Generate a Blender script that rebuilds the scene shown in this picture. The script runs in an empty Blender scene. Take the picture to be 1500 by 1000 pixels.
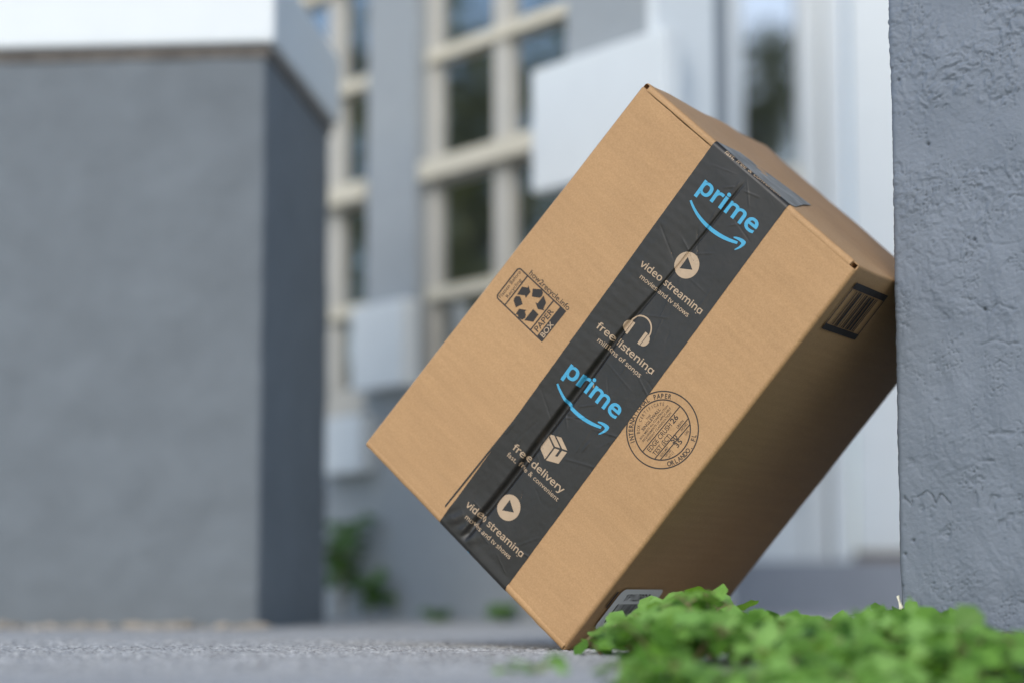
import bpy, bmesh, math, os, random
import numpy as np
from mathutils import Vector, Matrix, Euler

random.seed(7)
RNG = np.random.default_rng(7)
S = bpy.context.scene
COL = S.collection

# ------------------------------------------------------------------ camera
FPX = 3125.0                      # focal length in photo pixels (1500 wide)
HC = 0.039                        # camera height above the concrete
TH = math.atan(372.0 / FPX)       # pitched up
cam_d = bpy.data.cameras.new('camera')
cam_d.sensor_width = 36.0
cam_d.lens = 75.0
cam_d.clip_start = 0.05
cam_d.clip_end = 500.0
cam = bpy.data.objects.new('camera', cam_d)
COL.objects.link(cam)
cam.location = (0, 0, HC)
cam.rotation_euler = (math.pi / 2 + TH, 0, 0)
cam_d.dof.use_dof = True
cam_d.dof.focus_distance = 1.505
cam_d.dof.aperture_fstop = 3.15
S.camera = cam

# ------------------------------------------------------------------ light
SUN_TO = Vector((-0.27, -0.83, 0.64)).normalized()
elev = math.asin(SUN_TO.z)
azim = math.atan2(SUN_TO.x, SUN_TO.y)
W = bpy.data.worlds.new('World')
S.world = W
W.use_nodes = True
wn = W.node_tree
wn.nodes.clear()
sky = wn.nodes.new('ShaderNodeTexSky')
sky.sky_type = 'NISHITA'
sky.sun_disc = False
sky.sun_elevation = elev
sky.sun_rotation = azim
sky.air_density = 1.0
sky.dust_density = 1.0
sky.ozone_density = 1.0
bg = wn.nodes.new('ShaderNodeBackground')
bg.inputs['Strength'].default_value = 0.15
wo = wn.nodes.new('ShaderNodeOutputWorld')
wn.links.new(sky.outputs[0], bg.inputs[0])
wn.links.new(bg.outputs[0], wo.inputs[0])
sun_d = bpy.data.lights.new('sun', 'SUN')
sun_d.energy = 1.25
sun_d.angle = math.radians(40)
sun_d.color = (1.0, 0.985, 0.925)
sun = bpy.data.objects.new('sun', sun_d)
COL.objects.link(sun)
sun.location = (-4, -5, 6)
sun.rotation_euler = (-SUN_TO).to_track_quat('-Z', 'Y').to_euler()
S.view_settings.view_transform = 'Standard'
S.view_settings.look = 'None'
S.view_settings.exposure = 0.48
S.view_settings.gamma = 1.0
S.view_settings.use_curve_mapping = False
S.render.engine = 'CYCLES'
S.cycles.max_bounces = 6
S.cycles.use_denoising = True

# ------------------------------------------------------------------ helpers
CAMP = np.array([0, 0, HC])


def ray(px, py):
    v = np.array([(px - 750) / FPX, 1.0, -(py - 500) / FPX])
    c, s = math.cos(TH), math.sin(TH)
    return np.array([v[0], v[1] * c - v[2] * s, v[1] * s + v[2] * c])


def on_plane(px, py, p0, n):
    v = ray(px, py)
    return CAMP + v * (((np.asarray(p0) - CAMP) @ n) / (v @ n))


def on_ground(px, py, z=0.0):
    v = ray(px, py)
    return CAMP + v * ((z - HC) / v[2])


def _hash(ix, iy, seed):
    h = (ix.astype(np.int64) * 374761393 + iy.astype(np.int64) * 668265263 + seed * 1442695041)
    h = (h ^ (h >> 13)) * 1274126177
    h = h & 0xffffffff
    h = (h ^ (h >> 16)) & 0xffffff
    return h / float(0xffffff)


def vnoise(x, y, seed=0):
    """smooth value noise in -1..1"""
    ix = np.floor(x); iy = np.floor(y)
    fx = x - ix; fy = y - iy
    ux = fx * fx * fx * (fx * (fx * 6 - 15) + 10); uy = fy * fy * fy * (fy * (fy * 6 - 15) + 10)
    a = _hash(ix, iy, seed); b = _hash(ix + 1, iy, seed)
    c = _hash(ix, iy + 1, seed); d = _hash(ix + 1, iy + 1, seed)
    return ((a * (1 - ux) + b * ux) * (1 - uy) + (c * (1 - ux) + d * ux) * uy) * 2 - 1


def fbm(x, y, octs=4, seed=0, gain=0.5):
    r = 0; a = 1.0; tot = 0
    for i in range(octs):
        ang = 0.6 * i
        xr = x * math.cos(ang) - y * math.sin(ang); yr = x * math.sin(ang) + y * math.cos(ang)
        r = r + a * vnoise(xr * 2 ** i, yr * 2 ** i, seed + i * 17)
        tot += a; a *= gain
    return r / tot


def sstep(a, b, x):
    t = np.clip((x - a) / (b - a), 0, 1)
    return t * t * (3 - 2 * t)


def tag(o, label=None, cat=None, group=None, kind=None):
    if label: o['label'] = label
    if cat: o['category'] = cat
    if group: o['group'] = group
    if kind: o['kind'] = kind
    return o


WORLD_LOC = {}


def root(name, loc, label, cat, group=None):
    o = bpy.data.objects.new(name, None)
    o.empty_display_size = 0.03
    COL.objects.link(o)
    o.location = loc
    WORLD_LOC[o.name] = np.array(loc, float)
    return tag(o, label, cat, group)


def link(name, me, mat=None, parent=None, smooth=False, at=None):
    """link a mesh whose vertices are in world space (or relative to 'at')"""
    o = bpy.data.objects.new(name, me)
    COL.objects.link(o)
    if mat is not None and len(me.materials) == 0:
        me.materials.append(mat)
    if parent is not None:
        o.parent = parent
    base = WORLD_LOC.get(parent.name, np.zeros(3)) if parent is not None else np.zeros(3)
    if at is None:
        # origin at the middle of the mesh
        co = np.empty(len(me.vertices) * 3, np.float32); me.vertices.foreach_get('co', co)
        co = co.reshape(-1, 3)
        mid = (co.min(0) + co.max(0)) / 2
        if parent is None: mid[2] = co[:, 2].min()
        me.vertices.foreach_set('co', (co - mid).ravel())
        at = mid
    o.location = Vector((np.asarray(at) - base).tolist())
    WORLD_LOC[o.name] = np.asarray(at, float)
    if smooth:
        me.polygons.foreach_set('use_smooth', [True] * len(me.polygons))
    me.update()
    return o


def mesh(name, verts, faces):
    me = bpy.data.meshes.new(name)
    me.from_pydata([tuple(map(float, v)) for v in verts], [], faces)
    me.update()
    return me


def grid_mesh(name, P, wrap=False):
    """P: (n, m, 3) array"""
    n, m = P.shape[:2]
    idx = np.arange(n * m).reshape(n, m)
    q = np.stack([idx[:-1, :-1], idx[1:, :-1], idx[1:, 1:], idx[:-1, 1:]], -1).reshape(-1, 4)
    me = bpy.data.meshes.new(name)
    me.vertices.add(n * m)
    me.vertices.foreach_set('co', P.reshape(-1).astype(np.float32))
    me.loops.add(len(q) * 4)
    me.loops.foreach_set('vertex_index', q.reshape(-1).astype(np.int32))
    me.polygons.add(len(q))
    me.polygons.foreach_set('loop_start', (np.arange(len(q)) * 4).astype(np.int32))
    me.polygons.foreach_set('loop_total', np.full(len(q), 4, np.int32))
    me.update(calc_edges=True)
    return me


class MB:
    """collects boxes in a local frame (o, ex, ey, ez) and builds one mesh"""
    def __init__(self, o=(0, 0, 0), ex=(1, 0, 0), ey=(0, 1, 0), ez=(0, 0, 1)):
        self.o = np.array(o, float); self.M = np.array([ex, ey, ez], float)
        self.bm = bmesh.new()

    def box(self, x0, x1, y0, y1, z0, z1, bevel=0.0):
        vs = []
        for z in (z0, z1):
            for x, y in ((x0, y0), (x1, y0), (x1, y1), (x0, y1)):
                vs.append(self.bm.verts.new(tuple(self.o + np.array([x, y, z]) @ self.M)))
        fs = [(0, 3, 2, 1), (4, 5, 6, 7), (0, 1, 5, 4), (1, 2, 6, 5), (2, 3, 7, 6), (3, 0, 4, 7)]
        f = [self.bm.faces.new([vs[i] for i in q]) for q in fs]
        if bevel:
            es = list({e for a in f for e in a.edges})
            bmesh.ops.bevel(self.bm, geom=es, offset=bevel, segments=2, profile=0.6, affect='EDGES')
        return self

    def build(self, name, mat, parent=None):
        bmesh.ops.recalc_face_normals(self.bm, faces=self.bm.faces[:])
        me = bpy.data.meshes.new(name)
        self.bm.to_mesh(me); self.bm.free()
        return link(name, me, mat, parent)


# ------------------------------------------------------------------ materials
def new_mat(name):
    m = bpy.data.materials.new(name)
    m.use_nodes = True
    nt = m.node_tree
    return m, nt, nt.nodes['Principled BSDF'], nt.nodes['Material Output']


def nd(nt, typ, **kw):
    n = nt.nodes.new(typ)
    for k, v in kw.items():
        if k in n.inputs: n.inputs[k].default_value = v
        else: setattr(n, k, v)
    return n


def noise(nt, scale, detail=4, rough=0.6, vec=None):
    n = nd(nt, 'ShaderNodeTexNoise', Scale=scale, Detail=detail, Roughness=rough)
    if vec is not None: nt.links.new(vec, n.inputs['Vector'])
    return n


def ramp(nt, fac, stops):
    r = nt.nodes.new('ShaderNodeValToRGB')
    el = r.color_ramp.elements
    while len(el) < len(stops): el.new(0.5)
    for e, (p, c) in zip(el, stops):
        e.position = p; e.color = (*c, 1)
    nt.links.new(fac, r.inputs[0])
    return r


def mixc(nt, a, b, fac, mode='MIX'):
    m = nd(nt, 'ShaderNodeMix', data_type='RGBA', blend_type=mode)
    for sock, v in ((m.inputs[6], a), (m.inputs[7], b), (m.inputs[0], fac)):
        if hasattr(v, 'links') or hasattr(v, 'is_linked'): nt.links.new(v, sock)
        elif isinstance(v, (int, float)): sock.default_value = v
        else: sock.default_value = (*v, 1)
    return m.outputs[2]


def bump(nt, h, bsdf, strength=0.3, dist=0.001, prev=None):
    b = nd(nt, 'ShaderNodeBump', Strength=strength, Distance=dist)
    nt.links.new(h, b.inputs['Height'])
    if prev is not None: nt.links.new(prev, b.inputs['Normal'])
    nt.links.new(b.outputs[0], bsdf.inputs['Normal'])
    return b.outputs[0]


def coord(nt):
    return nt.nodes.new('ShaderNodeTexCoord').outputs['Object']


def plain(name, col, rough=0.5, var=0.06, scale=25.0, spec=0.5, bmp=0.0, bscale=300):
    m, nt, b, out = new_mat(name)
    v = coord(nt)
    n = noise(nt, scale, 5, 0.65, v)
    lo = tuple(c * (1 - var) for c in col); hi = tuple(min(1, c * (1 + var)) for c in col)
    r = ramp(nt, n.outputs[0], [(0.3, lo), (0.7, hi)])
    nt.links.new(r.outputs[0], b.inputs['Base Color'])
    b.inputs['Roughness'].default_value = rough
    b.inputs['Specular IOR Level'].default_value = spec
    if bmp:
        n2 = noise(nt, bscale, 4, 0.6, v)
        bump(nt, n2.outputs[0], b, bmp, 0.002)
    return m


# ------------------------------------------------------------------ box frame
YAW = 0.4682
DEP = np.array([math.sin(YAW), math.cos(YAW), 0.0])
PC = on_ground(824, 953)
front_px = lambda px, py: on_plane(px, py, PC, DEP)
PA, PB, PD = front_px(946, 119), front_px(1258, 389), front_px(533, 650)
DEPTH = 0.2482
FS = (PB - PA) + (PC - PD); FS /= np.linalg.norm(FS)
FT = np.cross(FS, DEP)
if FT @ (PD - PA) < 0: FT = -FT
FN = -DEP                                        # out of the printed face


def st(P):
    return np.array([(P - PA) @ FS, (P - PA) @ FT]) * 1000


def face(s, t, h=0.0):
    """point on the printed face, s/t/h in millimetres"""
    s = np.asarray(s, float)[..., None]; t = np.asarray(t, float)[..., None]; h = np.asarray(h, float)[..., None]
    return PA + (s * FS + t * FT + h * FN) * 0.001


# ------------------------------------------------------------------ GROUND
XG0, XG1, YG0, YG1 = -0.50, 0.56, 1.02, 2.02


def make_axis(pre, a, b, step, post):
    return np.concatenate([pre, np.arange(a, b, step), post])


gx = make_axis(np.array([-60, -25, -12, -6, -4, -3, -2.4, -1.9, -1.5, -1.2, -1.0, -.85, -.72, -.62, -.56, -.53, -.51]), XG0, XG1, 0.0016,
               np.array([.565, .58, .61, .66, .75, .9, 1.2, 1.6, 2.2, 3, 4.5, 7, 12, 25, 60]))
gy = make_axis(np.array([-60, -25, -12, -6, -3, -1.5, -.6, 0, .3, .6, .8, .9, .96, 1.0]), YG0, YG1, 0.0017,
               np.array([2.03, 2.05, 2.09, 2.15, 2.25, 2.4, 2.6, 2.9, 3.3, 3.8, 4.4, 5.2, 6.5, 9, 14, 30, 60]))
GX, GY = np.meshgrid(gx, gy, indexing='ij')
J0, J1 = on_ground(560, 943), on_ground(822, 953)
jd = J1[:2] - J0[:2]; jd /= np.linalg.norm(jd)
jn = np.array([-jd[1], jd[0]])
JDIST = (GX - J0[0]) * jn[0] + (GY - J0[1]) * jn[1]          # >0 behind the joint
JDIST = JDIST + 0.006 * fbm(GX * 14, GY * 14, 3, 5)
fade = sstep(-0.55, -0.46, GX) * (1 - sstep(0.5, 0.57, GX)) * sstep(1.0, 1.06, GY) * (1 - sstep(1.85, 2.02, GY))
g1 = fbm(GX * 260, GY * 260, 2, 11)
g2 = fbm(GX * 95, GY * 95, 3, 23)
g3 = fbm(GX * 9, GY * 9, 3, 31)
rough_side = 1 - 0.6 * sstep(0.02, 0.10, JDIST)
GZ = fade * rough_side * (0.0016 * np.clip(g1, -0.5, 1) + 0.0012 * g2) + 0.0012 * g3 * fade
along = (GX - J0[0]) * jd[0] + (GY - J0[1]) * jd[1]
jm = sstep(-0.05, 0.10, along) * (1 - sstep(0.55, 0.62, along))
GZ -= 0.006 * np.exp(-(JDIST / 0.006) ** 2) * jm * fade
GZ += 0.0007


def dip_z(x, y):
    return -0.030 * sstep(1.17, 1.07, y) * sstep(0.035, 0.075, x)


GZ += dip_z(GX, GY)
ground_me = grid_mesh('ground', np.stack([GX, GY, GZ], -1))
m, nt, b, out = new_mat('concrete')
v = coord(nt)
n1 = noise(nt, 310, 3, 0.75, v); n2 = noise(nt, 14, 5, 0.6, v); n3 = noise(nt, 150, 3, 0.7, v)
c1 = ramp(nt, n1.outputs[0], [(0.28, (0.14, 0.138, 0.132)), (0.45, (0.40, 0.395, 0.38)), (0.60, (0.55, 0.545, 0.525)), (0.72, (0.74, 0.73, 0.705))])
c2 = ramp(nt, n2.outputs[0], [(0.3, (0.80, 0.79, 0.78)), (0.7, (1.0, 1.0, 1.0))])
c3 = ramp(nt, n3.outputs[0], [(0.32, (0.6, 0.6, 0.6)), (0.5, (1, 1, 1))])
mm = mixc(nt, c1.outputs[0], c2.outputs[0], 1.0, 'MULTIPLY')
mm = mixc(nt, mm, c3.outputs[0], 1.0, 'MULTIPLY')
nt.links.new(mm, b.inputs['Base Color'])
b.inputs['Roughness'].default_value = 0.85
bump(nt, n1.outputs[0], b, 0.5, 0.001)
M_CONC = m
ground = link('ground', ground_me, M_CONC, smooth=True, at=(0, 0, 0))
tag(ground, 'rough grey concrete paving with a fine gravelly surface', kind='structure')

# ------------------------------------------------------------------ HOUSE FRONT (blurred, receding left)
FU = np.array([0.584, -0.811, 0.0]); FU /= np.linalg.norm(FU)   # along the wall, to the right
WNRM = np.array([FU[1], -FU[0], 0.0])                            # towards the camera side
if WNRM @ np.array([0, -1, 0]) < 0: WNRM = -WNRM
W0 = on_ground(560, 908)


def fw(px, py, off=0.0):
    P = on_plane(px, py, W0 + WNRM * off, WNRM)
    return (P - W0) @ FU, P[2]


M_GREY = plain('grey_stucco_paint', (0.150, 0.170, 0.186), 0.75, 0.10, 14, 0.4, 0.35, 220)
M_FACADE = plain('lit_grey_stucco', (0.315, 0.34, 0.355), 0.75, 0.05, 40, 0.4, 0.35, 220)  # house grey made lighter: brighter light on this front put into the colour
M_WHITE = plain('white_paint', (0.70, 0.735, 0.74), 0.5, 0.02, 20)
M_CREAM = plain('cream_paint', (0.64, 0.585, 0.46), 0.5, 0.05, 30)
M_STILE = plain('shaded_cream_paint', (0.50, 0.475, 0.42), 0.5, 0.05, 30)  # frame, sill and uprights: the bars' cream with shade put into the colour
M_DARK = plain('dark_interior', (0.03, 0.03, 0.032), 0.8, 0.2, 10)
m, nt, b, out = new_mat('window_glass')
b.inputs['Base Color'].default_value = (0.03, 0.035, 0.035, 1)
b.inputs['Roughness'].default_value = 0.04
b.inputs['IOR'].default_value = 1.6
gl = nt.nodes.new('ShaderNodeBsdfGlossy'); gl.inputs['Roughness'].default_value = 0.03; gl.inputs['Color'].default_value = (0.92, 0.95, 0.97, 1)
gm = nd(nt, 'ShaderNodeMixShader'); gm.inputs[0].default_value = 0.52
nt.links.new(b.outputs[0], gm.inputs[1]); nt.links.new(gl.outputs[0], gm.inputs[2]); nt.links.new(gm.outputs[0], out.inputs[0])
nz = noise(nt, 3.0, 2, 0.5, coord(nt)); bump(nt, nz.outputs[0], b, 0.05, 0.02)
M_GLASS = m

house = root('house', (W0 + FU * 0.5).tolist(), 'grey stucco house front with white blocks, gridded windows and a white entry behind the parcel', 'house')
FRAME = dict(o=W0, ex=FU, ey=WNRM, ez=(0, 0, 1))
uR = fw(962, 60)[0]
w1l, w1r = fw(610, 120)[0], fw(830, 60)[0]
w2l, w2r = fw(400, 200)[0], fw(538, 200)[0]
ZS1, ZS2, ZT = 0.325, 0.34, 1.66
TK = 0.13
wall = MB(**FRAME)
wall.box(-4.0, w2l, -TK, 0, 0, 1.75)
wall.box(w2r, w1l, -TK, 0, 0, 1.75)
wall.box(w1r, uR, -TK, 0, 0, 1.75)
wall.box(w2l, w2r, -TK, 0, 0, ZS2)
wall.box(w2l, w2r, -TK, 0, ZT, 1.75)
wall.box(w1l, w1r, -TK, 0, 0, ZS1)
wall.box(w1l, w1r, -TK, 0, ZT, 1.75)
wall.build('wall', M_FACADE, house)
et = MB(**FRAME); et.box(uR + 0.0015, uR + 0.022, -0.085, 0.018, 0.0, 1.75); et.build('corner_board', M_WHITE, house)
rx = W0 + FU * uR - WNRM * TK
ret = MB(); ret.box(rx[0] - 0.16, rx[0] - 0.03, rx[1] + 0.02, 4.55, 0, 1.75); ret.build('wall', M_GREY, house)


def window(l, r, zs, stile_w, bar_px, name='window'):
    fr = MB(**FRAME)
    d0, d1 = -0.075, -0.022
    fr.box(l, l + stile_w, d0, d1, zs, ZT); fr.box(r - stile_w, r, d0, d1, zs, ZT)
    fr.box(l + stile_w, r - stile_w, d0, d1, zs, zs + 0.045); fr.box(l + stile_w, r - stile_w, d0, d1, ZT - 0.045, ZT)
    w = fr.build(name, M_STILE, house)
    pane = MB(**FRAME); pane.box(l + stile_w, r - stile_w, -0.0340, -0.0305, zs + 0.045, ZT - 0.045)
    pane.build('pane', M_GLASS, w)
    ub = fw(bar_px, 120, -0.02)[0]
    vb = MB(**FRAME); vb.box(ub - 0.021, ub + 0.021, -0.0300, -0.0205, zs + 0.046, ZT - 0.046)
    vb.build('glazing_bar', M_STILE, w)
    zz = 0.899
    for k, z in enumerate((1.45, 1.27, 1.085, 0.899, 0.711, 0.512)):
        hb = MB(**FRAME)
        th = 0.015 if z == 0.711 else 0.0095
        pr = 0.002 if z == 0.711 else -0.012
        hb.box(l + stile_w * 0.35, r - stile_w * 0.35, -0.0305, pr, z - th, z + th)
        hb.build('glazing_bar', M_CREAM, w)
    s = MB(**FRAME); s.box(l - 0.0, r + 0.0, -0.12, 0.012, zs - 0.028, zs - 0.001)
    s.build('sill', M_STILE, w)
    return w


window(w1l, w1r, ZS1, 0.030, 734)
window(w2l, w2r, ZS2, 0.035, 490)


def block(x0, y0, x1, y1, off, ref):
    u0, _ = fw(x0, ref, off); u1, _ = fw(x1, ref, off)
    xm = x0
    zt = fw(x0, y0, off)[1]; zb = fw(x0, y1, off)[1]
    k = MB(**FRAME); k.box(u0, u1, 0.0015, off, zb, zt, 0.004)
    return k.build('trim_block', M_WHITE, house)


block(778, 104, 974, 284, 0.035, 150)
block(513, 452, 588, 574, 0.035, 520)
block(462, 614, 526, 696, 0.035, 660)

# white entry: trim, sidelight, door  (faces the street)
YE = 4.62
ex = lambda px: (px - 750) / FPX * YE * 1.0
ez = lambda py: on_plane(750, py, (0, YE, 0), np.array([0, 1.0, 0]))[2]
exx = lambda px, py=400: on_plane(px, py, (0, YE, 0), np.array([0, 1.0, 0]))[0]
ZST = ez(822)                                              # top of step
tr = MB()
tr.box(exx(930), exx(1003), YE - 0.06, YE + 0.06, ZST, 2.3, 0.006)
tr.box(exx(1003.5), exx(1058), YE - 0.035, YE + 0.06, ZST, 2.3, 0.006)
tr.box(exx(1058.5), exx(1092), YE - 0.01, YE + 0.06, ZST, 2.3, 0.006)
tr.box(exx(1172), exx(1208), YE - 0.01, YE + 0.06, ZST, 2.3, 0.006)
tr.box(exx(1208.5), exx(1240), YE - 0.035, YE + 0.06, ZST, 2.3, 0.006)
tr.box(exx(900), exx(1700), YE - 0.05, YE + 0.06, 2.301, 2.45)
entry = tr.build('door_frame', M_WHITE, house)
sl = MB(); zg = ez(248)
sl.box(exx(1092.5), exx(1171.5), YE + 0.0, YE + 0.05, ZST, zg - 0.05)
sl.box(exx(1096), exx(1168), YE - 0.012, YE - 0.0005, ZST + 0.12, zg - 0.13, 0.004)
sl.build('sidelight_panel', M_WHITE, house)
sl = MB(); sl.box(exx(1090), exx(1174), YE - 0.03, YE + 0.05, zg - 0.049, zg, 0.004)
sl.build('sidelight_sill', M_CREAM, house)
sl = MB(); sl.box(exx(1092.5), exx(1171.5), YE + 0.022, YE + 0.028, zg + 0.001, 2.3)
sl.build('sidelight_pane', M_GLASS, house)
dr = MB(); dr.box(exx(1250), exx(1250) + 0.92, YE + 0.01, YE + 0.055, ZST + 0.022, 2.29, 0.003)
door = dr.build('door', M_WHITE, house)
pn = MB()
for kx in (0, 1):
    for z0, z1 in ((0.30, 0.95), (1.1, 2.1)):
        x = exx(1250) + 0.13 + kx * 0.36
        pn.box(x, x + 0.30, YE - 0.002, YE + 0.0095, z0, z1, 0.004)
pn.build('door_panel', M_WHITE, door)
kn = MB(); kn.box(exx(1250) + .83, exx(1250) + .87, YE - 0.05, YE + 0.009, 1.0, 1.05, 0.008); kn.build('door_handle', M_DARK, door)
th = MB(); th.box(exx(1243), exx(1250) + 0.95, YE - 0.04, YE + 0.055, ZST + 0.001, ZST + 0.02)
th.build('threshold', plain('bronze_threshold', (0.16, 0.13, 0.11), 0.4), house)
rw = MB(); rw.box(exx(1250) + 0.96, 4.0, YE - 0.05, YE + 0.06, ZST, 2.3); rw.build('wall', M_GREY, house)

# porch step
M_STEP = plain('step_concrete', (0.27, 0.29, 0.32), 0.8, 0.08, 12)
YS = 4.42
sb = MB(); sb.box(exx(900), 4.0, YS, YE + 0.5, 0.0, ZST - 0.002, 0.004)
stp = sb.build('porch_step', M_STEP)
tag(stp, 'low grey concrete step below the white front entry', 'step')
# a pale walk in front of the step
M_WALK = plain('pale_walk', (0.42, 0.40, 0.42), 0.8, 0.05, 8)
wk = MB(); wk.box(0.30, 4.0, 3.0, YS - 0.004, -0.02, 0.003); o = wk.build('path', M_WALK); tag(o, 'pale concrete walk in front of the step', kind='structure')

# ------------------------------------------------------------------ LEFT PILLAR
PQ = on_ground(379, 921)
PU = np.array([math.sin(math.radians(5.2)), math.cos(math.radians(5.2)), 0.0])    # side direction (away)
PF = np.array([-PU[1], PU[0], 0.0])                                               # along the front, to the left
zj = on_plane(390, 80, PQ, -PU)[2]
pil = root('porch_pillar', (PQ + PF * 0.17 + PU * 0.2).tolist(), 'square grey porch pillar with a wide white upper section, left of the parcel', 'pillar')


def pillar_grid(x0, x1, y0, y1, z0, z1, o, fx, fy, amp, seed, nx, ny, nz_, r=0.006):
    """rounded rectangle column surface with stucco relief: local x along fx, y along fy"""
    pts = []; nr = []
    def add(x, y, a):
        pts.append((x, y)); nr.append((math.cos(a), math.sin(a)))
    L = [((x0 + r, y0), (x1 - r, y0), -math.pi / 2, nx), ((x1, y0 + r), (x1, y1 - r), 0, ny), ((x1 - r, y1), (x0 + r, y1), math.pi / 2, nx // 4 + 2), ((x0, y1 - r), (x0, y0 + r), math.pi, ny // 4 + 2)]
    cs = [(x1 - r, y0 + r, -math.pi / 2), (x1 - r, y1 - r, 0), (x0 + r, y1 - r, math.pi / 2), (x0 + r, y0 + r, math.pi)]
    for (p, q, a, n), (cx, cy, a0) in zip(L, cs):
        for i in range(n):
            f = i / (n - 1)
            add(p[0] + (q[0] - p[0]) * f, p[1] + (q[1] - p[1]) * f, a)
        for i in range(1, 5):
            a2 = a0 + math.pi / 2 * i / 5
            add(cx + r * math.cos(a2), cy + r * math.sin(a2), a2)
    pts.append(pts[0]); nr.append(nr[0])
    pts = np.array(pts); nr = np.array(nr)
    d = np.concatenate([[0], np.cumsum(np.linalg.norm(np.diff(pts, axis=0), axis=1))])
    zz = np.linspace(z0, z1, nz_)
    DD, ZZ = np.meshgrid(d, zz, indexing='ij')
    h = amp * fbm(DD * 18, ZZ * 18, 4, seed)
    h[-1] = h[0]
    X = pts[:, 0][:, None] + nr[:, 0][:, None] * h; Y = pts[:, 1][:, None] + nr[:, 1][:, None] * h
    return np.asarray(o) + X[..., None] * fx + Y[..., None] * fy + ZZ[..., None] * np.array([0, 0, 1.0])


# local x = -PF (to the right), y = PU (away); right front corner at 0,0
me = grid_mesh('pillar_base', pillar_grid(-0.35, 0.0, 0.0, 0.44, -0.002, zj, PQ, -PF, PU, 0.0022, 3, 160, 90, 170))
link('pillar_base', me, M_GREY, pil, smooth=True)
cap = MB(PQ, -PF, PU, (0, 0, 1)); cap.box(-0.3625, 0.0125, -0.0125, 0.4525, zj + 0.012, 0.80, 0.006); cap.build('pillar_shaft', M_WHITE, pil)
neck = MB(PQ, -PF, PU, (0, 0, 1)); neck.box(-0.353, 0.003, -0.003, 0.443, zj - 0.003, zj + 0.0115)
neck.build('joint_strip', plain('rusty_joint', (0.13, 0.115, 0.10), 0.8, 0.4, 60), pil)

# tan chips of broken mortar at its foot
bm = bmesh.new()
for i in range(70):
    x = random.uniform(-0.345, -0.08) if random.random() < 0.85 else random.uniform(-0.10, 0.01)
    y = -abs(random.gauss(0.012, 0.014)) - 0.006
    sz = random.uniform(0.004, 0.011)
    c = PQ + x * (-PF) + y * PU
    M4 = Matrix.Translation(Vector(c.tolist()) + Vector((0, 0, sz * 0.35))) @ Matrix.Rotation(random.uniform(0, 6), 4, 'Z') @ Matrix.Diagonal((sz * random.uniform(1, 2.4), sz, sz * random.uniform(.3, .6), 1))
    rr = bmesh.ops.create_icosphere(bm, subdivisions=1, radius=1, matrix=M4)
    for vv in rr['verts']: vv.co += Vector((random.uniform(-1, 1), random.uniform(-1, 1), random.uniform(-.5, .5))) * sz * 0.3
me = bpy.data.meshes.new('mortar_chips'); bm.to_mesh(me); bm.free()
o = link('mortar_chips', me, plain('tan_mortar', (0.36, 0.305, 0.24), 0.9, 0.35, 60)); tag(o, 'tan crumbs of mortar along the foot of the grey pillar', 'rubble', kind='stuff')

# ------------------------------------------------------------------ RIGHT STUCCO PILLAR
# its left side is parallel to the carton's depth; the carton's edge leans on it
tt = 0.34
Pc = PB + DEP * (DEPTH * 0.345)
for _ in range(30):   # move along the carton edge until the pillar's corner sits at photo x = 1308
    v = Pc - CAMP
    yy = v[1] * math.cos(TH) + v[2] * math.sin(TH)
    Pc = Pc + DEP * (1306.5 - (750 + FPX * v[0] / yy)) * 0.0004
RX = np.array([math.cos(YAW), -math.sin(YAW), 0.0])
RO = np.array([Pc[0], Pc[1], 0.0]) + RX * 0.0012
rp = root('stucco_pillar', (RO + RX * 0.2 + DEP * 0.2).tolist(), 'rough grey stucco pillar at the right edge that the parcel leans on', 'pillar')
# profile: left side (back to front), rounded corner, front (left to right), right side
r = 0.004
prof = []
for y in np.concatenate([np.linspace(0.42, 0.06, 14), np.linspace(0.055, r, 32)]): prof.append((0, y, -1, 0))
for i in range(1, 6):
    a = math.pi + math.pi / 2 * i / 6
    prof.append((r + r * math.cos(a), r + r * math.sin(a), math.cos(a), math.sin(a)))
for x in np.concatenate([np.arange(r, 0.150, 0.00075), np.linspace(0.152, 0.42, 40)]): prof.append((x, 0, 0, -1))
prof.append((0.424, 0.0, .7, -.7)); prof.append((0.424, 0.2, 1, 0)); prof.append((0.424, 0.42, 1, 0))
prof = np.array(prof)
d = np.concatenate([[0], np.cumsum(np.hypot(np.diff(prof[:, 0]), np.diff(prof[:, 1])))])
d -= d[np.argmax(prof[:, 3] < -0.99)]
zz = np.concatenate([np.arange(-0.01, 0.47, 0.0008), np.linspace(0.475, 0.6, 30), np.linspace(0.63, 1.2, 12)])
DD, ZZ = np.meshgrid(d, zz, indexing='ij')
wx = DD + 0.006 * fbm(DD * 40, ZZ * 40, 2, 61); wz = ZZ + 0.006 * fbm(DD * 40, ZZ * 40, 2, 67)
base = 0.0011 * fbm(DD * 24, ZZ * 20, 3, 41)
upper = sstep(0.20, 0.40, ZZ)
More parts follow.
